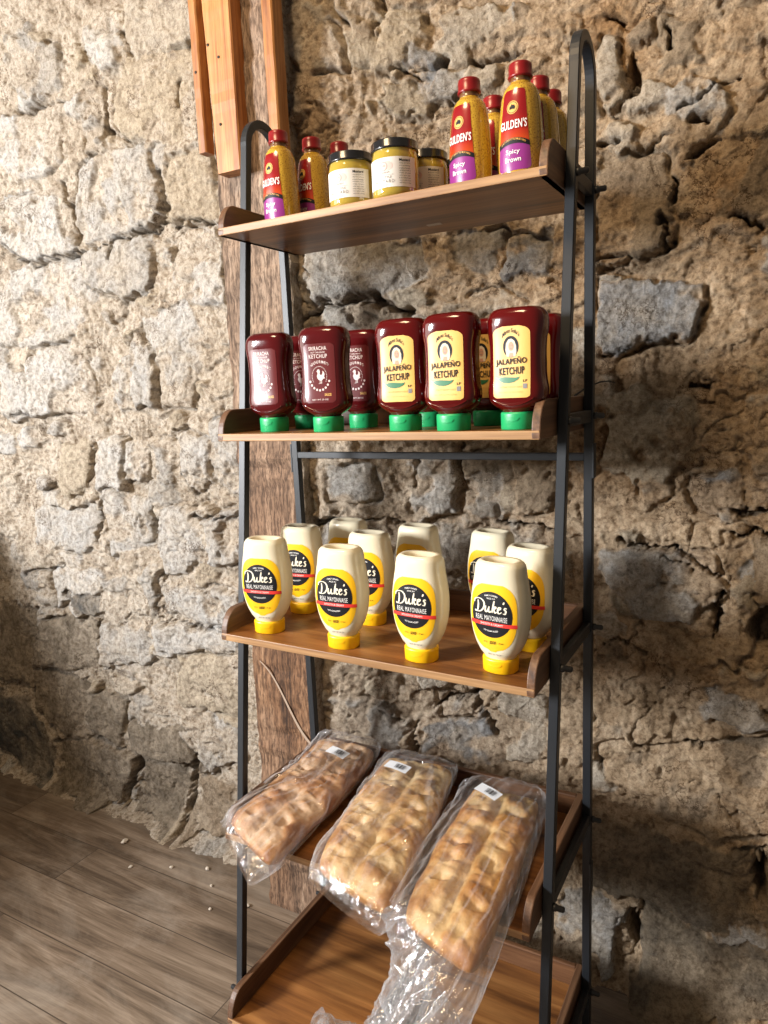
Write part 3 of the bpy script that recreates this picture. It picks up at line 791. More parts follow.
# ---------------------------------------- ketchup
M_ket = plain('ketchup_in_plastic', (.085, .0025, .0025), .12, 0, .2, .12, 45, .5)
M_sri = plain('dark_ketchup_in_plastic', (.075, .004, .005), .12, 0, .3, .12, 45, .5)
M_gcap = plain('green_cap_plastic', (.012, .36, .115), .38)
M_klab = plain('yellow_paper_label', (.80, .47, .12), .42)
M_film = plain('clear_label_film', (.125, .018, .018), .26, 0, .35)
M_pep = plain('print_green', (.03, .17, .07), .35)
M_skin = plain('print_skin', (.60, .30, .19), .5); M_hair = plain('print_hair', (.72, .60, .44), .5)
M_gold = plain('print_gold', (.75, .42, .10), .4)
KB = [(.024, .0215, .019, 2.1), (.028, .0240, .0205, 2.2), (.034, .0335, .0240, 2.6), (.041, .0410, .0258, 3.0), (.050, .0440, .0262, 3.2), (.060, .0440, .0258, 3.4), (.070, .0420, .0252, 3.5), (.080, .0408, .0250, 3.6), (.100, .0402, .0250, 3.6), (.118, .0402, .0250, 3.6),
      (.132, .0415, .0253, 3.5), (.143, .0437, .0258, 3.4), (.152, .0445, .0266, 3.2), (.161, .0440, .0266, 3.0), (.168, .0415, .0250, 2.8), (.173, .0370, .0218, 2.7), (.175, .0320, .0180, 2.6)]
def ketchup_base(name, m):
    r = empty(name); b = Body(KB).smooth(3)
    V, F = b.vf(60, True, True, .003); mesh_obj('bottle', V, F, m, r)
    c = Body([(0, .0255, .0235, 2.1), (.0012, .0262, .0242, 2.1), (.022, .0266, .0246, 2.1), (.0250, .0262, .0242, 2.1), (.0258, .0245, .0225, 2.1)])
    V, F = c.vf(48); cap = mesh_obj('flip_cap', V, F, M_gcap, r)
    V, F = patch(c, lambda t: .010*math.sqrt(max(0, 1-(1-t)**2))+.0005, .012, .018, .0008, 6, 8); mesh_obj('thumb_notch', V, F, M_gcap, cap)
    # moulded ridge curving under the label
    P = [b.surf(-.034+.068*i/24, .046-.0105*(1-((i-12)/12)**2), .0004) for i in range(25)]
    V, F = tube_vf(P, .0011, 8); mesh_obj('moulded_ridge', V, F, m, r)
    return r, b

def jalapeno_proto():
    r, b = ketchup_base('ketchup_bottle', M_ket)
    H = .102
    def lab(t):
        d0 = t*H; d1 = (1-t)*H; hw = .0290
        if d1 < .010: return hw-.010+.010*math.sqrt(max(0, 1-((.010-d1)/.010)**2))*1.0-.006*(1-d1/.010)**2
        if d0 < .005: return hw-.005+.005*math.sqrt(max(0, 1-((.005-d0)/.005)**2))
        return hw
    V, F = patch(b, lab, .0465, .0465+H, .0004, 40, 40); L = mesh_obj('label', V, F, M_klab, r)
    V, F = polar_patch(b, 0, .1195, .0122, .0152, .0007, 32, 5); po = mesh_obj('portrait_oval', V, F, M_black, L)
    hair = [(-.0070, -.0135), (-.0085, -.004), (-.0075, .005), (-.0035, .0105), (.0010, .0112), (.0055, .0080), (.0080, .001), (.0085, -.008), (.0070, -.0138), (0, -.0148)]
    V, F = poly_on(b, hair, .0010, .0003, .1195); mesh_obj('portrait_hair', V, F, M_hair, L)
    V, F = polar_patch(b, .0006, .1200, .0042, .0064, .0013, 20, 3)
    V2, F2 = poly_on(b, [(-.0022, -.009), (.003, -.009), (.004, -.0145), (-.0035, -.0145)], .0012, .0003, .1195)
    V, F = join_vf([(V, F), (V2, F2)]); mesh_obj('portrait_face', V, F, M_skin, L)
    V, F = join_vf([polar_patch(b, -.0012, .1212, .0010, .0007, .0016, 8, 1), polar_patch(b, .0024, .1212, .0010, .0007, .0016, 8, 1), polar_patch(b, .0006, .1168, .0018, .0006, .0016, 8, 1)])
    mesh_obj('portrait_features', V, F, M_red if False else M_ink, L)
    P = [text_on(b, 'Mama Sofia\'s', 0, .1388, .027, .0060, .0009, .01, .3, .0075), text_on(b, 'JALAPEÑO', 0, .0985, .0480, .0125, .0014, .022, 0, 0, .035, 1.12), text_on(b, 'KETCHUP', .001, .0852, .0390, .0108, .0012, .022, 0, 0, .035, 1.12),
         text_on(b, 'LF', .0215, .0705, .006, .0035, .0009, .02)]
    letters(P, M_black, L)
    pep = [(-.022, .006), (-.0195, .0035), (-.0165, .0018), (-.013, .0030), (-.006, .0032), (.002, .0026), (.010, .0020), (.0165, .0030), (.0135, -.0012), (.007, -.0045), (-.001, -.0058), (-.009, -.0050), (-.0150, -.0026), (-.0185, .0008), (-.0215, .0035)]
    V, F = poly_on(b, pep, .0010, -.003, .0735); mesh_obj('printed_pepper', V, F, M_pep, L)
    P = [text_on(b, 'MADE WITH CHILE', 0, .0622, .034, .0024, .0009, .01), text_on(b, 'NET WT 20 OZ (567g)', -.001, .0545, .038, .0022, .0009, .0)]
    letters(P, M_gold, L)
    V, F = patch(b, lambda t: (.0185, .0245), .0595, .0665, .0009, 2, 2); mesh_obj('small_badge', V, F, M_ink, L)
    return r

def sriracha_proto():
    r, b = ketchup_base('ketchup_bottle', M_sri)
    V, F = patch(b, rrect(.0285, .006, .098), .049, .147, .0004, 30, 16); L = mesh_obj('clear_label', V, F, M_film, r)
    P = [text_on(b, 'SRIRACHA', -.001, .1390, .033, .0064, .0009, .015, 0, 0, 0, 1.1), text_on(b, 'HOT CHILI SAUCE', -.001, .1325, .026, .0026, .0009, .01), text_on(b, 'KETCHUP', -.001, .1262, .034, .0066, .0009, .015, 0, 0, 0, 1.1),
         text_on(b, '·G·O·U·R·M·E·T·', .001, .1140, .034, .0050, .0009, .02, 0, .006)]
    # ring of dots and letters under the bird
    for k in range(9):
        a = math.radians(200+140*k/8); P.append(polar_patch(b, .0185*math.cos(a), .0925+.0225*math.sin(a), .0019, .0021, .0009, 8, 1))
    for k in range(26):
        a = math.radians(-30+240*k/25); P.append(polar_patch(b, .0135*math.cos(a), .0930+.0165*math.sin(a), .0007, .0007, .0009, 6, 1))
    # bird: body, arched neck, comb, tail plumes, legs
    bird = [(-.0045, -.0035), (-.0058, .0010), (-.0040, .0045), (-.0048, .0080), (-.0068, .0078), (-.0045, .0098), (-.0042, .0118), (-.0026, .0108), (-.0014, .0122), (-.0004, .0104), (.0004, .0075), (-.0006, .0045), (.0012, .0022),
            (.0040, .0028), (.0052, .0060), (.0046, .0090), (.0078, .0070), (.0088, .0030), (.0076, -.0005), (.0092, -.0035), (.0060, -.0040), (.0038, -.0062), (.0010, -.0072), (-.0020, -.0062)]
    P.append(poly_on(b, bird, .0010, .001, .0930))
    for q in ([(0, -.0068), (-.0004, -.0115), (-.0030, -.0118)], [(.0026, -.0064), (.0026, -.0112), (.0005, -.0116)]):
        V, F = strokes_on(b, [q], .001, .0930, 1, .0010, .0005); P.append((V, F))
    P.append(text_on(b, 'NET WT 20 OZ', .000, .0545, .030, .0024, .0009, .01))
    V, F = join_vf(P); mesh_obj('white_print', V, F, plain('sheer_white_print', (.72, .58, .54), .45), L)
    V, F = text_on(b, 'SAUCE', .0145, .0625, .012, .0045, .0009, .03); mesh_obj('gold_print', V, F, M_gold, L)
    return r

# ---------------------------------------- spicy brown mustard
def mustard_mat():
    m, nt, b = mat('grainy_mustard_in_plastic')
    n = noise(nt, mapping(nt), 420, 2, .5); n2 = noise(nt, mapping(nt), 30, 3, .5)
    col = ramp(nt, n, [(.34, (.22, .10, .012)), (.44, (.50, .29, .028)), (.7, (.60, .38, .045))])
    nt.links.new(mixc(nt, ramp(nt, n2, [(.4, (0, 0, 0)), (.7, (.35, .35, .35))]), col, (.52, .30, .03)), b.inputs['Base Color'])
    b.inputs['Roughness'].default_value = .18; b.inputs['Coat Weight'].default_value = .6
    return m
M_mus = mustard_mat()
M_rcap = plain('dark_red_cap_plastic', (.22, .008, .010), .28)
def gulden_label_mat():
    m, nt, b = mat('red_orange_label')
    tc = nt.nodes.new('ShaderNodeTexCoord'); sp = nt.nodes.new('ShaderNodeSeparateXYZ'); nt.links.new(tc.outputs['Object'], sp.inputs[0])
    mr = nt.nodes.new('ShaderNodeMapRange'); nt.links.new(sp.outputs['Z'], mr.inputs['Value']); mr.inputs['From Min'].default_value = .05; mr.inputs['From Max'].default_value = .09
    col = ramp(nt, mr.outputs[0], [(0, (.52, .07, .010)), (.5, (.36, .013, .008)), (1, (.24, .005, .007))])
    nt.links.new(col, b.inputs['Base Color']); b.inputs['Roughness'].default_value = .25; b.inputs['Coat Weight'].default_value = .5
    return m
M_glab = gulden_label_mat()
M_purp = plain('purple_label', (.26, .032, .21), .28, 0, .4)
def mustard_proto():
    r = empty('mustard_bottle')
    b = Body([(0, .0275, .0255, 2.1), (.0025, .0305, .028, 2.1), (.010, .0325, .0298, 2.15), (.030, .0332, .0302, 2.2), (.055, .0332, .0300, 2.2), (.080, .0320, .0290, 2.15), (.100, .0303, .0275, 2.1), (.117, .0280, .0256, 2.1),
              (.127, .0250, .0232, 2.0), (.133, .0208, .0200, 2.0), (.1365, .0165, .0162, 2.0), (.138, .0155, .0155, 2.0)]).smooth(3)
    V, F = b.vf(48); mesh_obj('bottle', V, F, M_mus, r)
    n = Body([(.1375, .0155, .0155, 2), (.1395, .0148, .0148, 2), (.1445, .0148, .0148, 2), (.146, .0140, .0140, 2)])
    V, F = n.vf(32); mesh_obj('neck', V, F, plain('dusky_neck_plastic', (.16, .07, .025), .25, 0, .4), r)
    c = Body([(.1445, .0172, .0172, 2), (.1455, .0180, .0180, 2), (.1475, .0180, .0180, 2), (.1485, .0172, .0172, 2), (.160, .0172, .0172, 2), (.1635, .0166, .0166, 2), (.165, .0150, .0150, 2)])
    V, F = c.vf(40); cap = mesh_obj('screw_cap', V, F, M_rcap, r)
    def taper(t, z0, z1):
        z = z0+(z1-z0)*t; k = (z-.012)/.112; hw = .0275-.0110*max(0, k)**1.1
        if z < .019: hw -= .007*(1-math.sqrt(max(0, 1-((.019-z)/.007)**2)))
        if z > .119: hw -= .005*(1-math.sqrt(max(0, 1-((z-.119)/.0052)**2)))
        return max(hw, .003)
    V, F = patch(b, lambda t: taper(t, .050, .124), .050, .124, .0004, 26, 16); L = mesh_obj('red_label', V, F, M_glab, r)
    V, F = patch(b, lambda t: taper(t, .012, .0502), .012, .0502, .0004, 16, 16); L2 = mesh_obj('purple_label', V, F, M_purp, r)
    # black banner arching between the two fields
    V = []; F = []
    for i in range(25):
        u = -.0248+.0496*i/24; k = 1-(u/.0248)**2
        V += [b.surf(u, .0435+.0050*k, .0008), b.surf(u, .0500+.0065*k, .0008)]
        if i: F.append((2*i-2, 2*i, 2*i+1, 2*i-1))
    mesh_obj('black_banner', V, F, M_black, L)
    V, F = text_on(b, 'ZESTY DELI-STYLE MUSTARD', 0, .0520, .038, .0026, .0012, .01, 0, .0055); mesh_obj('lettering', V, F, M_gold, L)
    V, F = polar_patch(b, -.001, .0985, .0088, .0092, .0008, 28, 3); mesh_obj('gold_emblem', V, F, M_gold, L)
    P = [polar_patch(b, -.001, .0985, .0077, .0080, .0010, 28, 1, 0, 2*PI, .90), poly_on(b, [(-.0042, -.003), (-.0045, .001), (-.002, .0025), (-.001, .005), (.001, .003), (.0025, .0035), (.0045, .0), (.0035, -.003), (0, -.002)], .0012, -.001, .0985)]
    V, F = join_vf(P); mesh_obj('emblem_print', V, F, M_black, L)
    V, F = text_on(b, "GULDEN'S", 0, .0750, .0405, .0125, .0017, .018, 0, 0, 0, 1.08); mesh_obj('name_lettering', V, F, M_white, L)
    P = [text_on(b, 'Spicy', 0, .0368, .0215, .0082, .0011, .008), text_on(b, 'Brown', 0, .0268, .0245, .0070, .0011, .008)]
    letters(P, M_white, L2)
    return r

# ---------------------------------------- mustard jar
def jar_proto():
    r = empty('mustard_jar')
    b = Body([(0, .0325, .0325, 2), (.002, .0352, .0352, 2), (.006, .0370, .0370, 2), (.012, .0374, .0374, 2), (.056, .0374, .0374, 2), (.062, .0370, .0370, 2), (.067, .0358, .0358, 2), (.0708, .0352, .0352, 2), (.072, .0350, .0350, 2)]).smooth(2)
    V, F = b.vf(48); g = mesh_obj('mustard_filled_glass', V, F, M_jar, r)
    c = Body([(.0705, .0372, .0372, 2), (.0712, .0382, .0382, 2), (.0735, .0380, .0380, 2), (.0745, .0374, .0374, 2), (.083, .0374, .0374, 2), (.0845, .0366, .0366, 2), (.085, .0350, .0350, 2)])
    V, F = c.vf(48); mesh_obj('screw_lid', V, F, M_lid, r)
    V, F = patch(b, lambda t: .052, .0125, .0565, .0004, 4, 48); L = mesh_obj('label', V, F, M_paper, r)
    P = [polar_patch(b, -.002, .0435, .0150, .0085, .0006, 28, 3)]
    V, F = join_vf(P); mesh_obj('pink_emblem', V, F, plain('print_blush', (.72, .52, .47), .5), L)
    P = [polar_patch(b, -.002, .0435, .0062, .0065, .0008, 20, 1, 0, 2*PI, .88), text_on(b, 'STONE', -.002, .0440, .006, .0022, .0009, .01), text_on(b, 'HARVEST', -.002, .0340, .020, .0022, .0009, .01),
         text_on(b, 'OLD STYLE', -.002, .0270, .025, .0036, .0009, .01, 0, 0, 0, 1.2), text_on(b, 'MUSTARD', -.002, .0212, .034, .0050, .0009, .0, 0, 0, 0, 1.25), text_on(b, 'NET WT 8 OZ', -.002, .0160, .014, .0017, .0009, 0),
         patch(b, lambda t: (-.018, .014), .0305, .0309, .0008, 1, 12)]
    letters(P, M_ink, L)
    P = [text_on(b, 'Mustard', .032, .0515, .018, .0040, .0008, .02)]
    for k in range(9):
        z = .0465-.0036*k; P.append(text_on(b, ['whole ground seed with', 'white wine and honey', 'a touch of turmeric', 'ingredients: mustard', 'vinegar, salt, spice', 'water, garlic, sugar', 'keep refrigerated', 'once opened, shake', 'well before serving'][k], .032, z, .019, .0021, .0008, .0))
    V, F = join_vf(P); mesh_obj('side_text', V, F, M_black, L)
    return r
M_jar = plain('mustard_behind_glass', (.42, .30, .045), .06, 0, 1.0, .1, 90, .6)
M_lid = plain('black_lid_metal', (.012, .012, .014), .22, 0, .4)
M_paper = plain('cream_paper_label', (.74, .70, .65), .5)

# ------------------------------------------------------------------ set the goods out
def place(proto, first, x, y, z, rz, label, cat, group, rx=0):
    o = proto if first else copy_tree(proto)
    o.location = (x, y, z); o.rotation_euler = (0, 0, rz)
    tag(o, label, cat, group); return o

def face_cam(x, y, off):
    """turn so the front points off radians to the left of the viewer"""
    return math.atan2(CAM[0]-x, -(CAM[1]-y))-off

pm = mayo_proto(); g = 'squeeze bottles of mayonnaise on the third shelf'
mayo = [(-.225, -.26, .50, 'mayonnaise squeeze bottle with yellow cap, front row, at the left end of the shelf'),
        (-.055, -.27, .50, 'mayonnaise squeeze bottle with yellow cap, front row, second from the left end'),
        (.095, -.268, .50, 'mayonnaise squeeze bottle with yellow cap, front row, third from the left end'),
        (.228, -.257, .48, 'mayonnaise squeeze bottle with yellow cap, front row, nearest the right black post'),
        (-.235, -.135, .50, 'mayonnaise squeeze bottle half hidden behind the leftmost front mayonnaise bottle, against the timber post'),
        (-.072, -.142, .48, 'mayonnaise squeeze bottle directly behind the second front mayonnaise bottle'),
        (.24, -.147, .50, 'mayonnaise squeeze bottle behind the front right one, partly covered by the black post'),
        (-.178, -.046, .50, 'mayonnaise squeeze bottle in the back row at left, only its shoulders showing'),
        (-.016, -.048, .50, 'mayonnaise squeeze bottle in the back row, showing above the third front bottle'),
        (.138, -.050, .50, 'mayonnaise squeeze bottle in the back row at right, showing above the front right bottle')]
def t3(x): return TOP[2]+.0045-.0145*x
for i, (x, y, off, lab) in enumerate(mayo):
    o = place(pm, i == 0, x, y, t3(x)+.0001, face_cam(x, y, off), lab, 'bottle', g)
    o.rotation_euler = (0, .0145, o.rotation_euler.z)

pj = jalapeno_proto(); ps = sriracha_proto()
g1 = 'jalapeno ketchup bottles on the second shelf'; g2 = 'sriracha ketchup bottles on the second shelf'
def ray_y(x, y, Y, Z=None):
    d = _f + _r2*(x-384)/FPX - _u2*(y-512)/FPX; t = (Y-CAM[1])/d[1]; p = CAM+d*t; return p[0]
jal = [(406, 430, -.238, .44, 'jalapeno ketchup bottle with yellow label, front row, leftmost of the three in front'),
       (454, 430, -.252, .44, 'jalapeno ketchup bottle with yellow label, front row, middle of the three in front'),
       (522, 430, -.238, .42, 'jalapeno ketchup bottle with yellow label, front row, beside the right side panel'),
       (430, 428, -.125, .44, 'jalapeno ketchup bottle hidden behind the middle front jalapeno bottle, just its green cap showing'),
       (489, 428, -.125, .44, 'jalapeno ketchup bottle in the back row between the middle and right front jalapeno bottles'),
       (546, 428, -.115, .44, 'jalapeno ketchup bottle in the back row against the right black post')]
for i, (px, py, y, off, lab) in enumerate(jal):
    x = min(ray_y(px, py, y), .255 if i == 2 else .2505); place(pj, i == 0, x, y, TOP[3]+.0001, face_cam(x, y, off), lab, 'bottle', g1)
sri = [(275, 430, -.215, .62, 'dark sriracha ketchup bottle with white rooster print, at the left end of the front row'),
       (329, 430, -.235, .45, 'dark sriracha ketchup bottle with white rooster print, second in the front row'),
       (364, 428, -.130, .45, 'dark sriracha ketchup bottle in the back row, right of the second front bottle'),
       (309, 428, -.120, .45, 'dark sriracha ketchup bottle in the back row, mostly hidden between the two front sriracha bottles')]
for i, (px, py, y, off, lab) in enumerate(sri):
    x = ray_y(px, py, y); place(ps, i == 0, x, y, TOP[3]+.0001, face_cam(x, y, off), lab, 'bottle', g2)

pg = mustard_proto(); g = 'squeeze bottles of spicy brown mustard on the top shelf'
mus = [(-.213, -.157, .74, 'spicy brown mustard bottle at the far left end of the top shelf, red cap'),
       (-.184, -.094, .80, 'spicy brown mustard bottle right of the leftmost one, set slightly back'),
       (-.156, -.0425, .9, 'spicy brown mustard bottle at the back, only its red cap showing beside the left jar'),
       (.156, -.162, .62, 'spicy brown mustard bottle in the front row, left of the tallest looking one'),
       (.240, -.170, .40, 'spicy brown mustard bottle in the front row, closest to the right black post'),
       (.163, -.075, .62, 'spicy brown mustard bottle peeking out between the two right front bottles'),
       (.247, -.105, .40, 'spicy brown mustard bottle just behind the front bottle nearest the right post'),
       (.249, -.0425, .40, 'spicy brown mustard bottle at the very back, last in the row beside the right post')]
for i, (x, y, off, lab) in enumerate(mus):
    place(pg, i == 0, x, y, TOP[4]+.0001, face_cam(x, y, off), lab, 'bottle', g)
pjar = jar_proto(); g = 'jars of mustard on the top shelf'
jars = [(-.045, -.190, .55, 'small mustard jar with cream label and black lid, leftmost of the jars'),
        (.042, -.198, .45, 'small mustard jar with cream label and black lid, largest looking in the middle'),
        (.060, -.123, .50, 'small mustard jar behind the middle one, to its right'),
        (.064, -.050, .50, 'small mustard jar at the back, mostly hidden beside the mustard bottle')]
for i, (x, y, off, lab) in enumerate(jars):
    place(pjar, i == 0, x, y, TOP[4]+.0001, face_cam(x, y, off), lab, 'jar', g)

# ------------------------------------------------------------------ focaccia loaves and plastic bags
def bread_mat(name, pale, gold, deep):
    m, nt, b = mat(name)
    v = mapping(nt); n1 = noise(nt, v, 26, 5, .6, .4); n2 = noise(nt, v, 160, 3, .6)
    a = nt.nodes.new('ShaderNodeAttribute'); a.attribute_name = 'bake'
    ad = nt.nodes.new('ShaderNodeMath'); ad.operation = 'MULTIPLY_ADD'; nt.links.new(n1, ad.inputs[0]); ad.inputs[1].default_value = .9
    nt.links.new(a.outputs['Fac'], ad.inputs[2])
    sb = nt.nodes.new('ShaderNodeMath'); sb.operation = 'SUBTRACT'; nt.links.new(ad.outputs[0], sb.inputs[0]); sb.inputs[1].default_value = .45
    col = ramp(nt, sb.outputs[0], [(.1, pale), (.45, gold), (.9, deep)])
    col = mixc(nt, .5, col, ramp(nt, n2, [(.35, (.8, .76, .7)), (.6, (1.04, 1.04, 1.04))]), 'MULTIPLY')
    nt.links.new(col, b.inputs['Base Color']); b.inputs['Roughness'].default_value = .55
    bp = nt.nodes.new('ShaderNodeBump'); bp.inputs['Strength'].default_value = .4; bp.inputs['Distance'].default_value = .003
    nt.links.new(n2, bp.inputs['Height']); nt.links.new(bp.outputs['Normal'], b.inputs['Normal'])
    return m
M_bread = [bread_mat('focaccia_crust_rosy', (.62, .42, .26), (.48, .245, .10), (.28, .11, .04)),
           bread_mat('focaccia_crust_pale', (.72, .53, .29), (.58, .35, .135), (.38, .17, .05)),
           bread_mat('focaccia_crust_gold', (.68, .46, .21), (.54, .28, .085), (.33, .13, .032))]

def bag_mat():
    m, nt, b = mat('clear_plastic_film'); nt.nodes.remove(b)
    out = [n for n in nt.nodes if n.type == 'OUTPUT_MATERIAL'][0]
    n1 = noise(nt, mapping(nt, (38, 11, 30)), 1, 4, .5, 1.6)          # long folds along the bag
    rg = nt.nodes.new('ShaderNodeTexNoise'); rg.noise_type = 'RIDGED_MULTIFRACTAL'; rg.inputs['Scale'].default_value = 1.0; rg.inputs['Detail'].default_value = 3
    rg.inputs['Distortion'].default_value = 1.0; nt.links.new(mapping(nt, (26, 8, 22), (0, 0, .35)), rg.inputs['Vector'])
    ad = nt.nodes.new('ShaderNodeMath'); ad.operation = 'MULTIPLY_ADD'; nt.links.new(rg.outputs['Fac'], ad.inputs[0]); ad.inputs[1].default_value = .35; nt.links.new(n1, ad.inputs[2])
    bp = nt.nodes.new('ShaderNodeBump'); bp.inputs['Strength'].default_value = .8; bp.inputs['Distance'].default_value = .010
    nt.links.new(ad.outputs[0], bp.inputs['Height'])
    tr = nt.nodes.new('ShaderNodeBsdfTransparent'); tr.inputs[0].default_value = (.99, .99, .99, 1)
    gl = nt.nodes.new('ShaderNodeBsdfGlossy'); gl.inputs['Roughness'].default_value = .09; nt.links.new(bp.outputs['Normal'], gl.inputs['Normal'])
    df = nt.nodes.new('ShaderNodeBsdfTranslucent'); df.inputs[0].default_value = (.93, .93, .95, 1)
    d2 = nt.nodes.new('ShaderNodeBsdfDiffuse'); d2.inputs[0].default_value = (.93, .93, .95, 1)
    lw = nt.nodes.new('ShaderNodeLayerWeight'); lw.inputs['Blend'].default_value = .35; nt.links.new(bp.outputs['Normal'], lw.inputs['Normal'])
    md = nt.nodes.new('ShaderNodeMixShader'); md.inputs[0].default_value = .6; nt.links.new(df.outputs[0], md.inputs[1]); nt.links.new(d2.outputs[0], md.inputs[2])
    fm_ = nt.nodes.new('ShaderNodeMath'); fm_.operation = 'MULTIPLY_ADD'; fm_.use_clamp = True      # film reads milkier edge-on and along creases
    nt.links.new(lw.outputs['Facing'], fm_.inputs[0]); fm_.inputs[1].default_value = .30; fm_.inputs[2].default_value = .02
    mh = nt.nodes.new('ShaderNodeMixShader'); nt.links.new(fm_.outputs[0], mh.inputs[0]); nt.links.new(tr.outputs[0], mh.inputs[1]); nt.links.new(md.outputs[0], mh.inputs[2])
    mx = nt.nodes.new('ShaderNodeMixShader'); mx.inputs[0].default_value = .13; nt.links.new(mh.outputs[0], mx.inputs[1]); nt.links.new(gl.outputs[0], mx.inputs[2])
    nt.links.new(mx.outputs[0], out.inputs['Surface'])
    return m
M_bag = bag_mat()

def path_at(P, t):
    """P: list of (t, x, y, z, halfwidth, halfheight), sampled at an array t through a smooth curve"""
    P = np.array(P); T = P[:, 0]; out = []
    for c in range(1, P.shape[1]):
        v = P[:, c]; m = np.gradient(v, T)
        i = np.clip(np.searchsorted(T, t, side='right')-1, 0, len(T)-2); h = T[i+1]-T[i]; k = (t-T[i])/h
        out.append((2*k**3-3*k*k+1)*v[i]+(k**3-2*k*k+k)*m[i]*h+(-2*k**3+3*k*k)*v[i+1]+(k**3-k*k)*m[i+1]*h)
    return out

def supa(n, th):
    c, s_ = np.cos(th), np.sin(th); return np.sign(c)*np.abs(c)**(2/n), np.sign(s_)*np.abs(s_)**(2/n)

def grid_faces(R, N):
    i = np.arange(R-1)[:, None]*N; k = np.arange(N)[None, :]; k2 = (k+1) % N
    return np.stack([i+k, i+k2, i+N+k2, i+N+k], -1).reshape(-1, 4).tolist()

def loaf(name, label, P, mt, seed, skew=.42):
    """P from back to front"""
    NL, NC = 130, 96; t = np.linspace(0, 1, NL+1)
    x, y, z, hw, hh = path_at(P, t); tx, ty = np.gradient(x), np.gradient(y); l = np.hypot(tx, ty); ax, ay = ty/l, -tx/l
    sg = np.sign(ax); ax, ay = ax*sg, ay*sg
    e = np.minimum(np.minimum(t, 1-t)/.085, 1); end = np.sqrt(1-(1-e)**2)
    th = 2*PI*np.arange(NC)/NC; cx, cz = supa(2.7, th)
    Tn, CX = np.meshgrid(t, cx, indexing='ij'); CZ = np.broadcast_to(cz, CX.shape)
    wv = 1+(vnoise(t*8, t*0+seed, 1, seed)-.5)*.07
    U = CX*(hw*wv*(.78+.22*end))[:, None]
    top = CZ > 0
    lob = -.50*np.exp(-(CX/.13)**2)
    ph = Tn*8.0*2*PI+np.where(CX > 0, 2.1, 0)+CX*1.6+6.0*(fbm(U+3.3*seed, Tn*.4, .06, seed+31, 3)-.5)
    dim = -.46*sstep(-.2, 1, np.cos(ph))*np.exp(-((np.abs(CX)-.48)/.19)**2)*(.35+1.3*vnoise(U+9., Tn*.4, .05, seed+41))
    nz_ = fbm(U*1.0+seed, Tn*.40, .035, seed+3, 4)-.5
    Hh = CZ*(hh*(end*.88+.12))[:, None]*np.where(top, 1+(lob+dim)*end[:, None]+nz_*.75, 1)
    bake = np.where(top, .42+nz_*1.5+.30*np.exp(-((np.abs(CX)-.97)/.16)**2)+.35*(1-end)[:, None]-.2*np.exp(-(CX/.12)**2)+.5*dim, .85)
    V = np.stack([x[:, None]+ax[:, None]*U, y[:, None]+ay[:, None]*U-skew*U*t[:, None], z[:, None]+Hh], -1).reshape(-1, 3)
    F = grid_faces(NL+1, NC)+[list(range(NC-1, -1, -1)), list(range(NL*NC, (NL+1)*NC))]
    o = fix_normals(mesh_obj(name, V.tolist(), F, mt))
    a = o.data.attributes.new('bake', 'FLOAT', 'POINT'); a.data.foreach_set('value', bake.astype(np.float32).ravel())
    tag(o, label, 'bread', 'focaccia loaves in bags on the fourth shelf'); return o

def bag(name, label, P, seed, label_t, label_u, amp=.006, rot=0.0, loose=lambda t: t*0+.2):
    NL, NC = 220, 130; t = np.linspace(0, 1, NL+1)
    x, y, z, hw, hh = path_at(P, t); T = np.stack([np.gradient(x), np.gradient(y), np.gradient(z)], -1); T /= np.linalg.norm(T, axis=1)[:, None]
    A = np.stack([T[:, 1], -T[:, 0], T[:, 0]*0], -1); A /= np.linalg.norm(A, axis=1)[:, None]; A *= np.sign(A[:, :1])
    N = np.cross(T, A); N *= np.where((N@np.array([0, -1, 1.]))[:, None] > 0, 1, -1)
    th = 2*PI*np.arange(NC)/NC; cx, cz = supa(2.3, th); TT, TH_ = np.meshgrid(t, th, indexing='ij'); CX = np.broadcast_to(cx, TT.shape); CZ = np.broadcast_to(cz, TT.shape)
    u3, v3 = np.cos(TH_)*1.2+TT*2.5+seed, np.sin(TH_)*.9+TT*6
    n1 = fbm(u3, v3, .55, seed+5, 4, .62)-.5
    w_ = np.cos(TH_)*2.6+TT*(1.6+seed % 3)+.5*np.sin(TT*9); n2 = 1-np.abs(2*fbm(w_, np.sin(TH_)+TT*1.6, .42, seed+9, 3)-1)*2
    n3 = 1-np.abs(2*vnoise(np.cos(TH_)*3+TT*14, np.sin(TH_)*2-TT*9, .8, seed+15)-1)
    S1 = (amp*(1+loose(t)*2.4))[:, None]
    U = CX*(hw[:, None]+n1*S1*1.6); Hh = CZ*(hh[:, None]+np.abs(n1)*S1)+(n1*S1*1.3+(n2-.5)*S1*.8+(n3-.5)*S1*.35)*np.where(CZ > -.2, 1, .3)
    V = np.stack([x, y, z], -1)[:, None, :]+A[:, None, :]*U[..., None]+N[:, None, :]*Hh[..., None]
    V[..., 1] -= .42*U*np.minimum(TT/.7, 1)
    zmin = np.where((V[..., 1] > -.335) & (V[..., 2] > T4-.08), T4+.0008, ZO+BT+.001); V[..., 2] = np.maximum(V[..., 2], zmin)
    o = mesh_obj(name, V.reshape(-1, 3).tolist(), grid_faces(NL+1, NC), M_bag)
    tag(o, label, 'bag', 'clear plastic bread bags on the fourth shelf')
    q = path_at(P, np.array([label_t])); e = mesh_sticker(float(q[0][0])+label_u, float(q[1][0]), float(q[2][0]+q[4][0])+.006, rot); e.parent = o
    return o

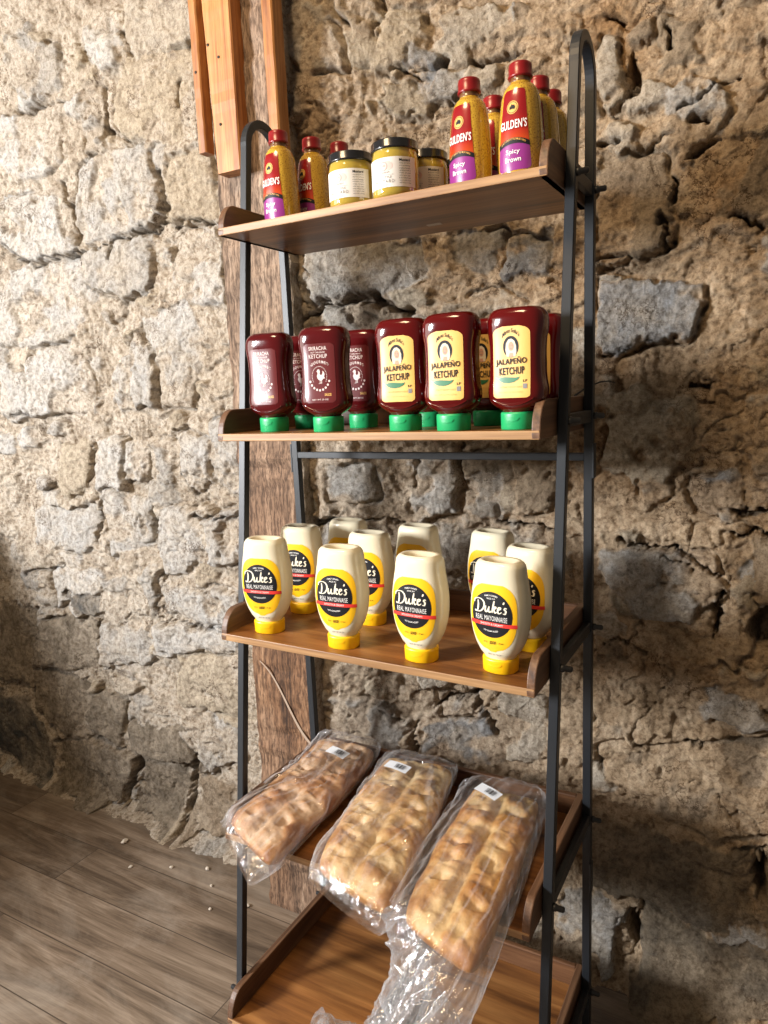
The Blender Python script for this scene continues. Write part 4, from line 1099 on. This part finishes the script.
M_stick = plain('white_sticker', (.82, .82, .82), .4)
def mesh_sticker(x, y, z, rot):
    w_, h_ = .027, .0115; V = []; F = []
    for j in range(5):
        for i in range(9):
            u = -w_+2*w_*i/8; v = -h_+2*h_*j/4
            V.append((u, v, .0010*math.cos(u*90)))
    for j in range(4):
        for i in range(8): a = j*9+i; F.append((a, a+1, a+10, a+9))
    o = mesh_obj('price_label', V, F, M_stick); o.location = (x, y, z); o.rotation_euler = (math.radians(8), 0, rot)
    P = []
    for k, ww in enumerate((.0011, .0018, .0010, .0022, .0010, .0016, .0011)):
        u = -.004+.0034*k; P.append(([(u, -.0062, .0014), (u+ww, -.0062, .0014), (u+ww, .0068, .0014), (u, .0068, .0014)], [(0, 1, 2, 3)]))
    V, F = join_vf(P); mesh_obj('barcode', V, F, M_black, o, False)
    return o

T4 = TOP[1]; HZ = .021
def zb(off=0): return T4+HZ+off
L1 = [(0, -.210, -.034, zb(.028), .072, .020), (.3, -.210, -.12, zb(.012), .077, .023), (.7, -.213, -.26, zb(.004), .079, .024), (1, -.217, -.375, zb(-.002), .078, .023)]
L2 = [(0, -.028, -.044, zb(.028), .074, .020), (.3, -.020, -.14, zb(.014), .083, .023), (.7, .000, -.29, zb(.006), .088, .025), (1, .018, -.402, zb(-.002), .086, .023)]
L3 = [(0, .170, -.074, zb(.026), .066, .020), (.3, .175, -.17, zb(.013), .072, .023), (.7, .183, -.32, zb(.005), .076, .025), (1, .188, -.440, zb(-.010), .073, .023)]
loaf('focaccia_loaf', 'rosy dimpled focaccia loaf in the leftmost plastic bag', L1, M_bread[0], 3)
loaf('focaccia_loaf', 'pale golden dimpled focaccia loaf in the middle plastic bag', L2, M_bread[1], 8)
loaf('focaccia_loaf', 'deep golden focaccia loaf in the right plastic bag, hanging over the tray front', L3, M_bread[2], 14)
B1 = [(0, -.212, -.020, zb(.034), .070, .010), (.06, -.211, -.028, zb(.031), .076, .027), (.3, -.211, -.12, zb(.014), .080, .031), (.7, -.213, -.25, zb(.007), .084, .033), (.92, -.222, -.378, zb(-.001), .088, .033), (1, -.228, -.402, zb(-.004), .082, .016)]
B2 = [(0, -.030, -.030, zb(.034), .074, .008), (.06, -.029, -.042, zb(.031), .080, .027), (.3, -.020, -.14, zb(.015), .088, .031), (.7, .002, -.29, zb(.008), .095, .033), (.93, .018, -.410, zb(-.002), .094, .032), (1, .020, -.430, zb(-.008), .086, .014)]
B3 = [(0, .158, -.052, zb(.031), .070, .008), (.05, .162, -.068, zb(.029), .080, .027), (.2, .168, -.15, zb(.014), .090, .031), (.42, .176, -.31, zb(.006), .096, .033), (.56, .182, -.440, zb(-.010), .098, .032), (.66, .165, -.485, zb(-.055), .118, .024), (.78, .135, -.485, zb(-.15), .152, .016), (.9, .125, -.460, zb(-.26), .168, .022), (1, .120, -.42, zb(-.34), .160, .014)]
bag('bread_bag', 'clear plastic bag around the rosy loaf at the left, bunched shiny at its front', B1, 21, .27, .020, .005, -.25)
bag('bread_bag', 'clear plastic bag around the pale loaf in the middle', B2, 33, .24, -.022, .005, -.15)
bag('bread_bag', 'clear plastic bag around the right loaf, its crumpled end hanging to the lowest tray', B3, 47, .155, -.016, .005, -.42, lambda t: .3+1.7*np.clip((t-.56)/.44, 0, 1)**.6)

# ------------------------------------------------------------------ small things
rs = random.Random(12)
spots = [(-1.10, .055, .009), (-.78, .07, .006), (-.99, -.02, .005), (-.58, .00, .007), (-.66, -.05, .004), (-.88, .03, .005), (-.72, .02, .004)]
labs = ['largest pale crumb of fallen mortar on the floor, furthest from the shelf', 'pale mortar crumb lying at the foot of the wall', 'pale mortar crumb out on the floorboards, left side',
        'flat mortar crumb on the floor beside the foot of the timber post', 'tiny mortar crumb on the floor nearest the left shelf leg', 'mortar crumb on the floor left of the dark wall gap', 'tiny mortar crumb between the wall and the timber post']
for (x, y, r), lb in zip(spots, labs):
    bm = bmesh.new(); bmesh.ops.create_icosphere(bm, subdivisions=2, radius=r)
    for v in bm.verts: v.co *= rs.uniform(.75, 1.15); v.co.z *= .6; v.co.x *= 1.3
    mz = min(v.co.z for v in bm.verts)
    me = bpy.data.meshes.new('mortar_crumb'); bm.to_mesh(me); bm.free(); me.materials.append(plain('crumb_mortar', (.60, .54, .46), .9))
    o = bpy.data.objects.new('mortar_crumb', me); C.objects.link(o); o.location = (x, y, -mz); o.rotation_euler = (0, 0, rs.uniform(0, 3))
    tag(o, lb, 'crumb', 'mortar crumbs on the floor')
# thin dark wire sticking out of the joint right of the second shelf
P = []
for k, (px, py) in enumerate([(572, 396), (585, 388), (600, 382), (608, 381), (613, 383)]):
    xx, zz = px_wall(px, py, .13); P.append((xx, .15-.02*math.sin(k*.8), zz))
V, F = tube_vf(P, [.0022, .0018, .0016, .0013, .0008], 8)
o = mesh_obj('bent_wire', V, F, M_peg); tag(o, 'thin dark bent wire sticking out of the stone wall behind the right posts', 'wire')
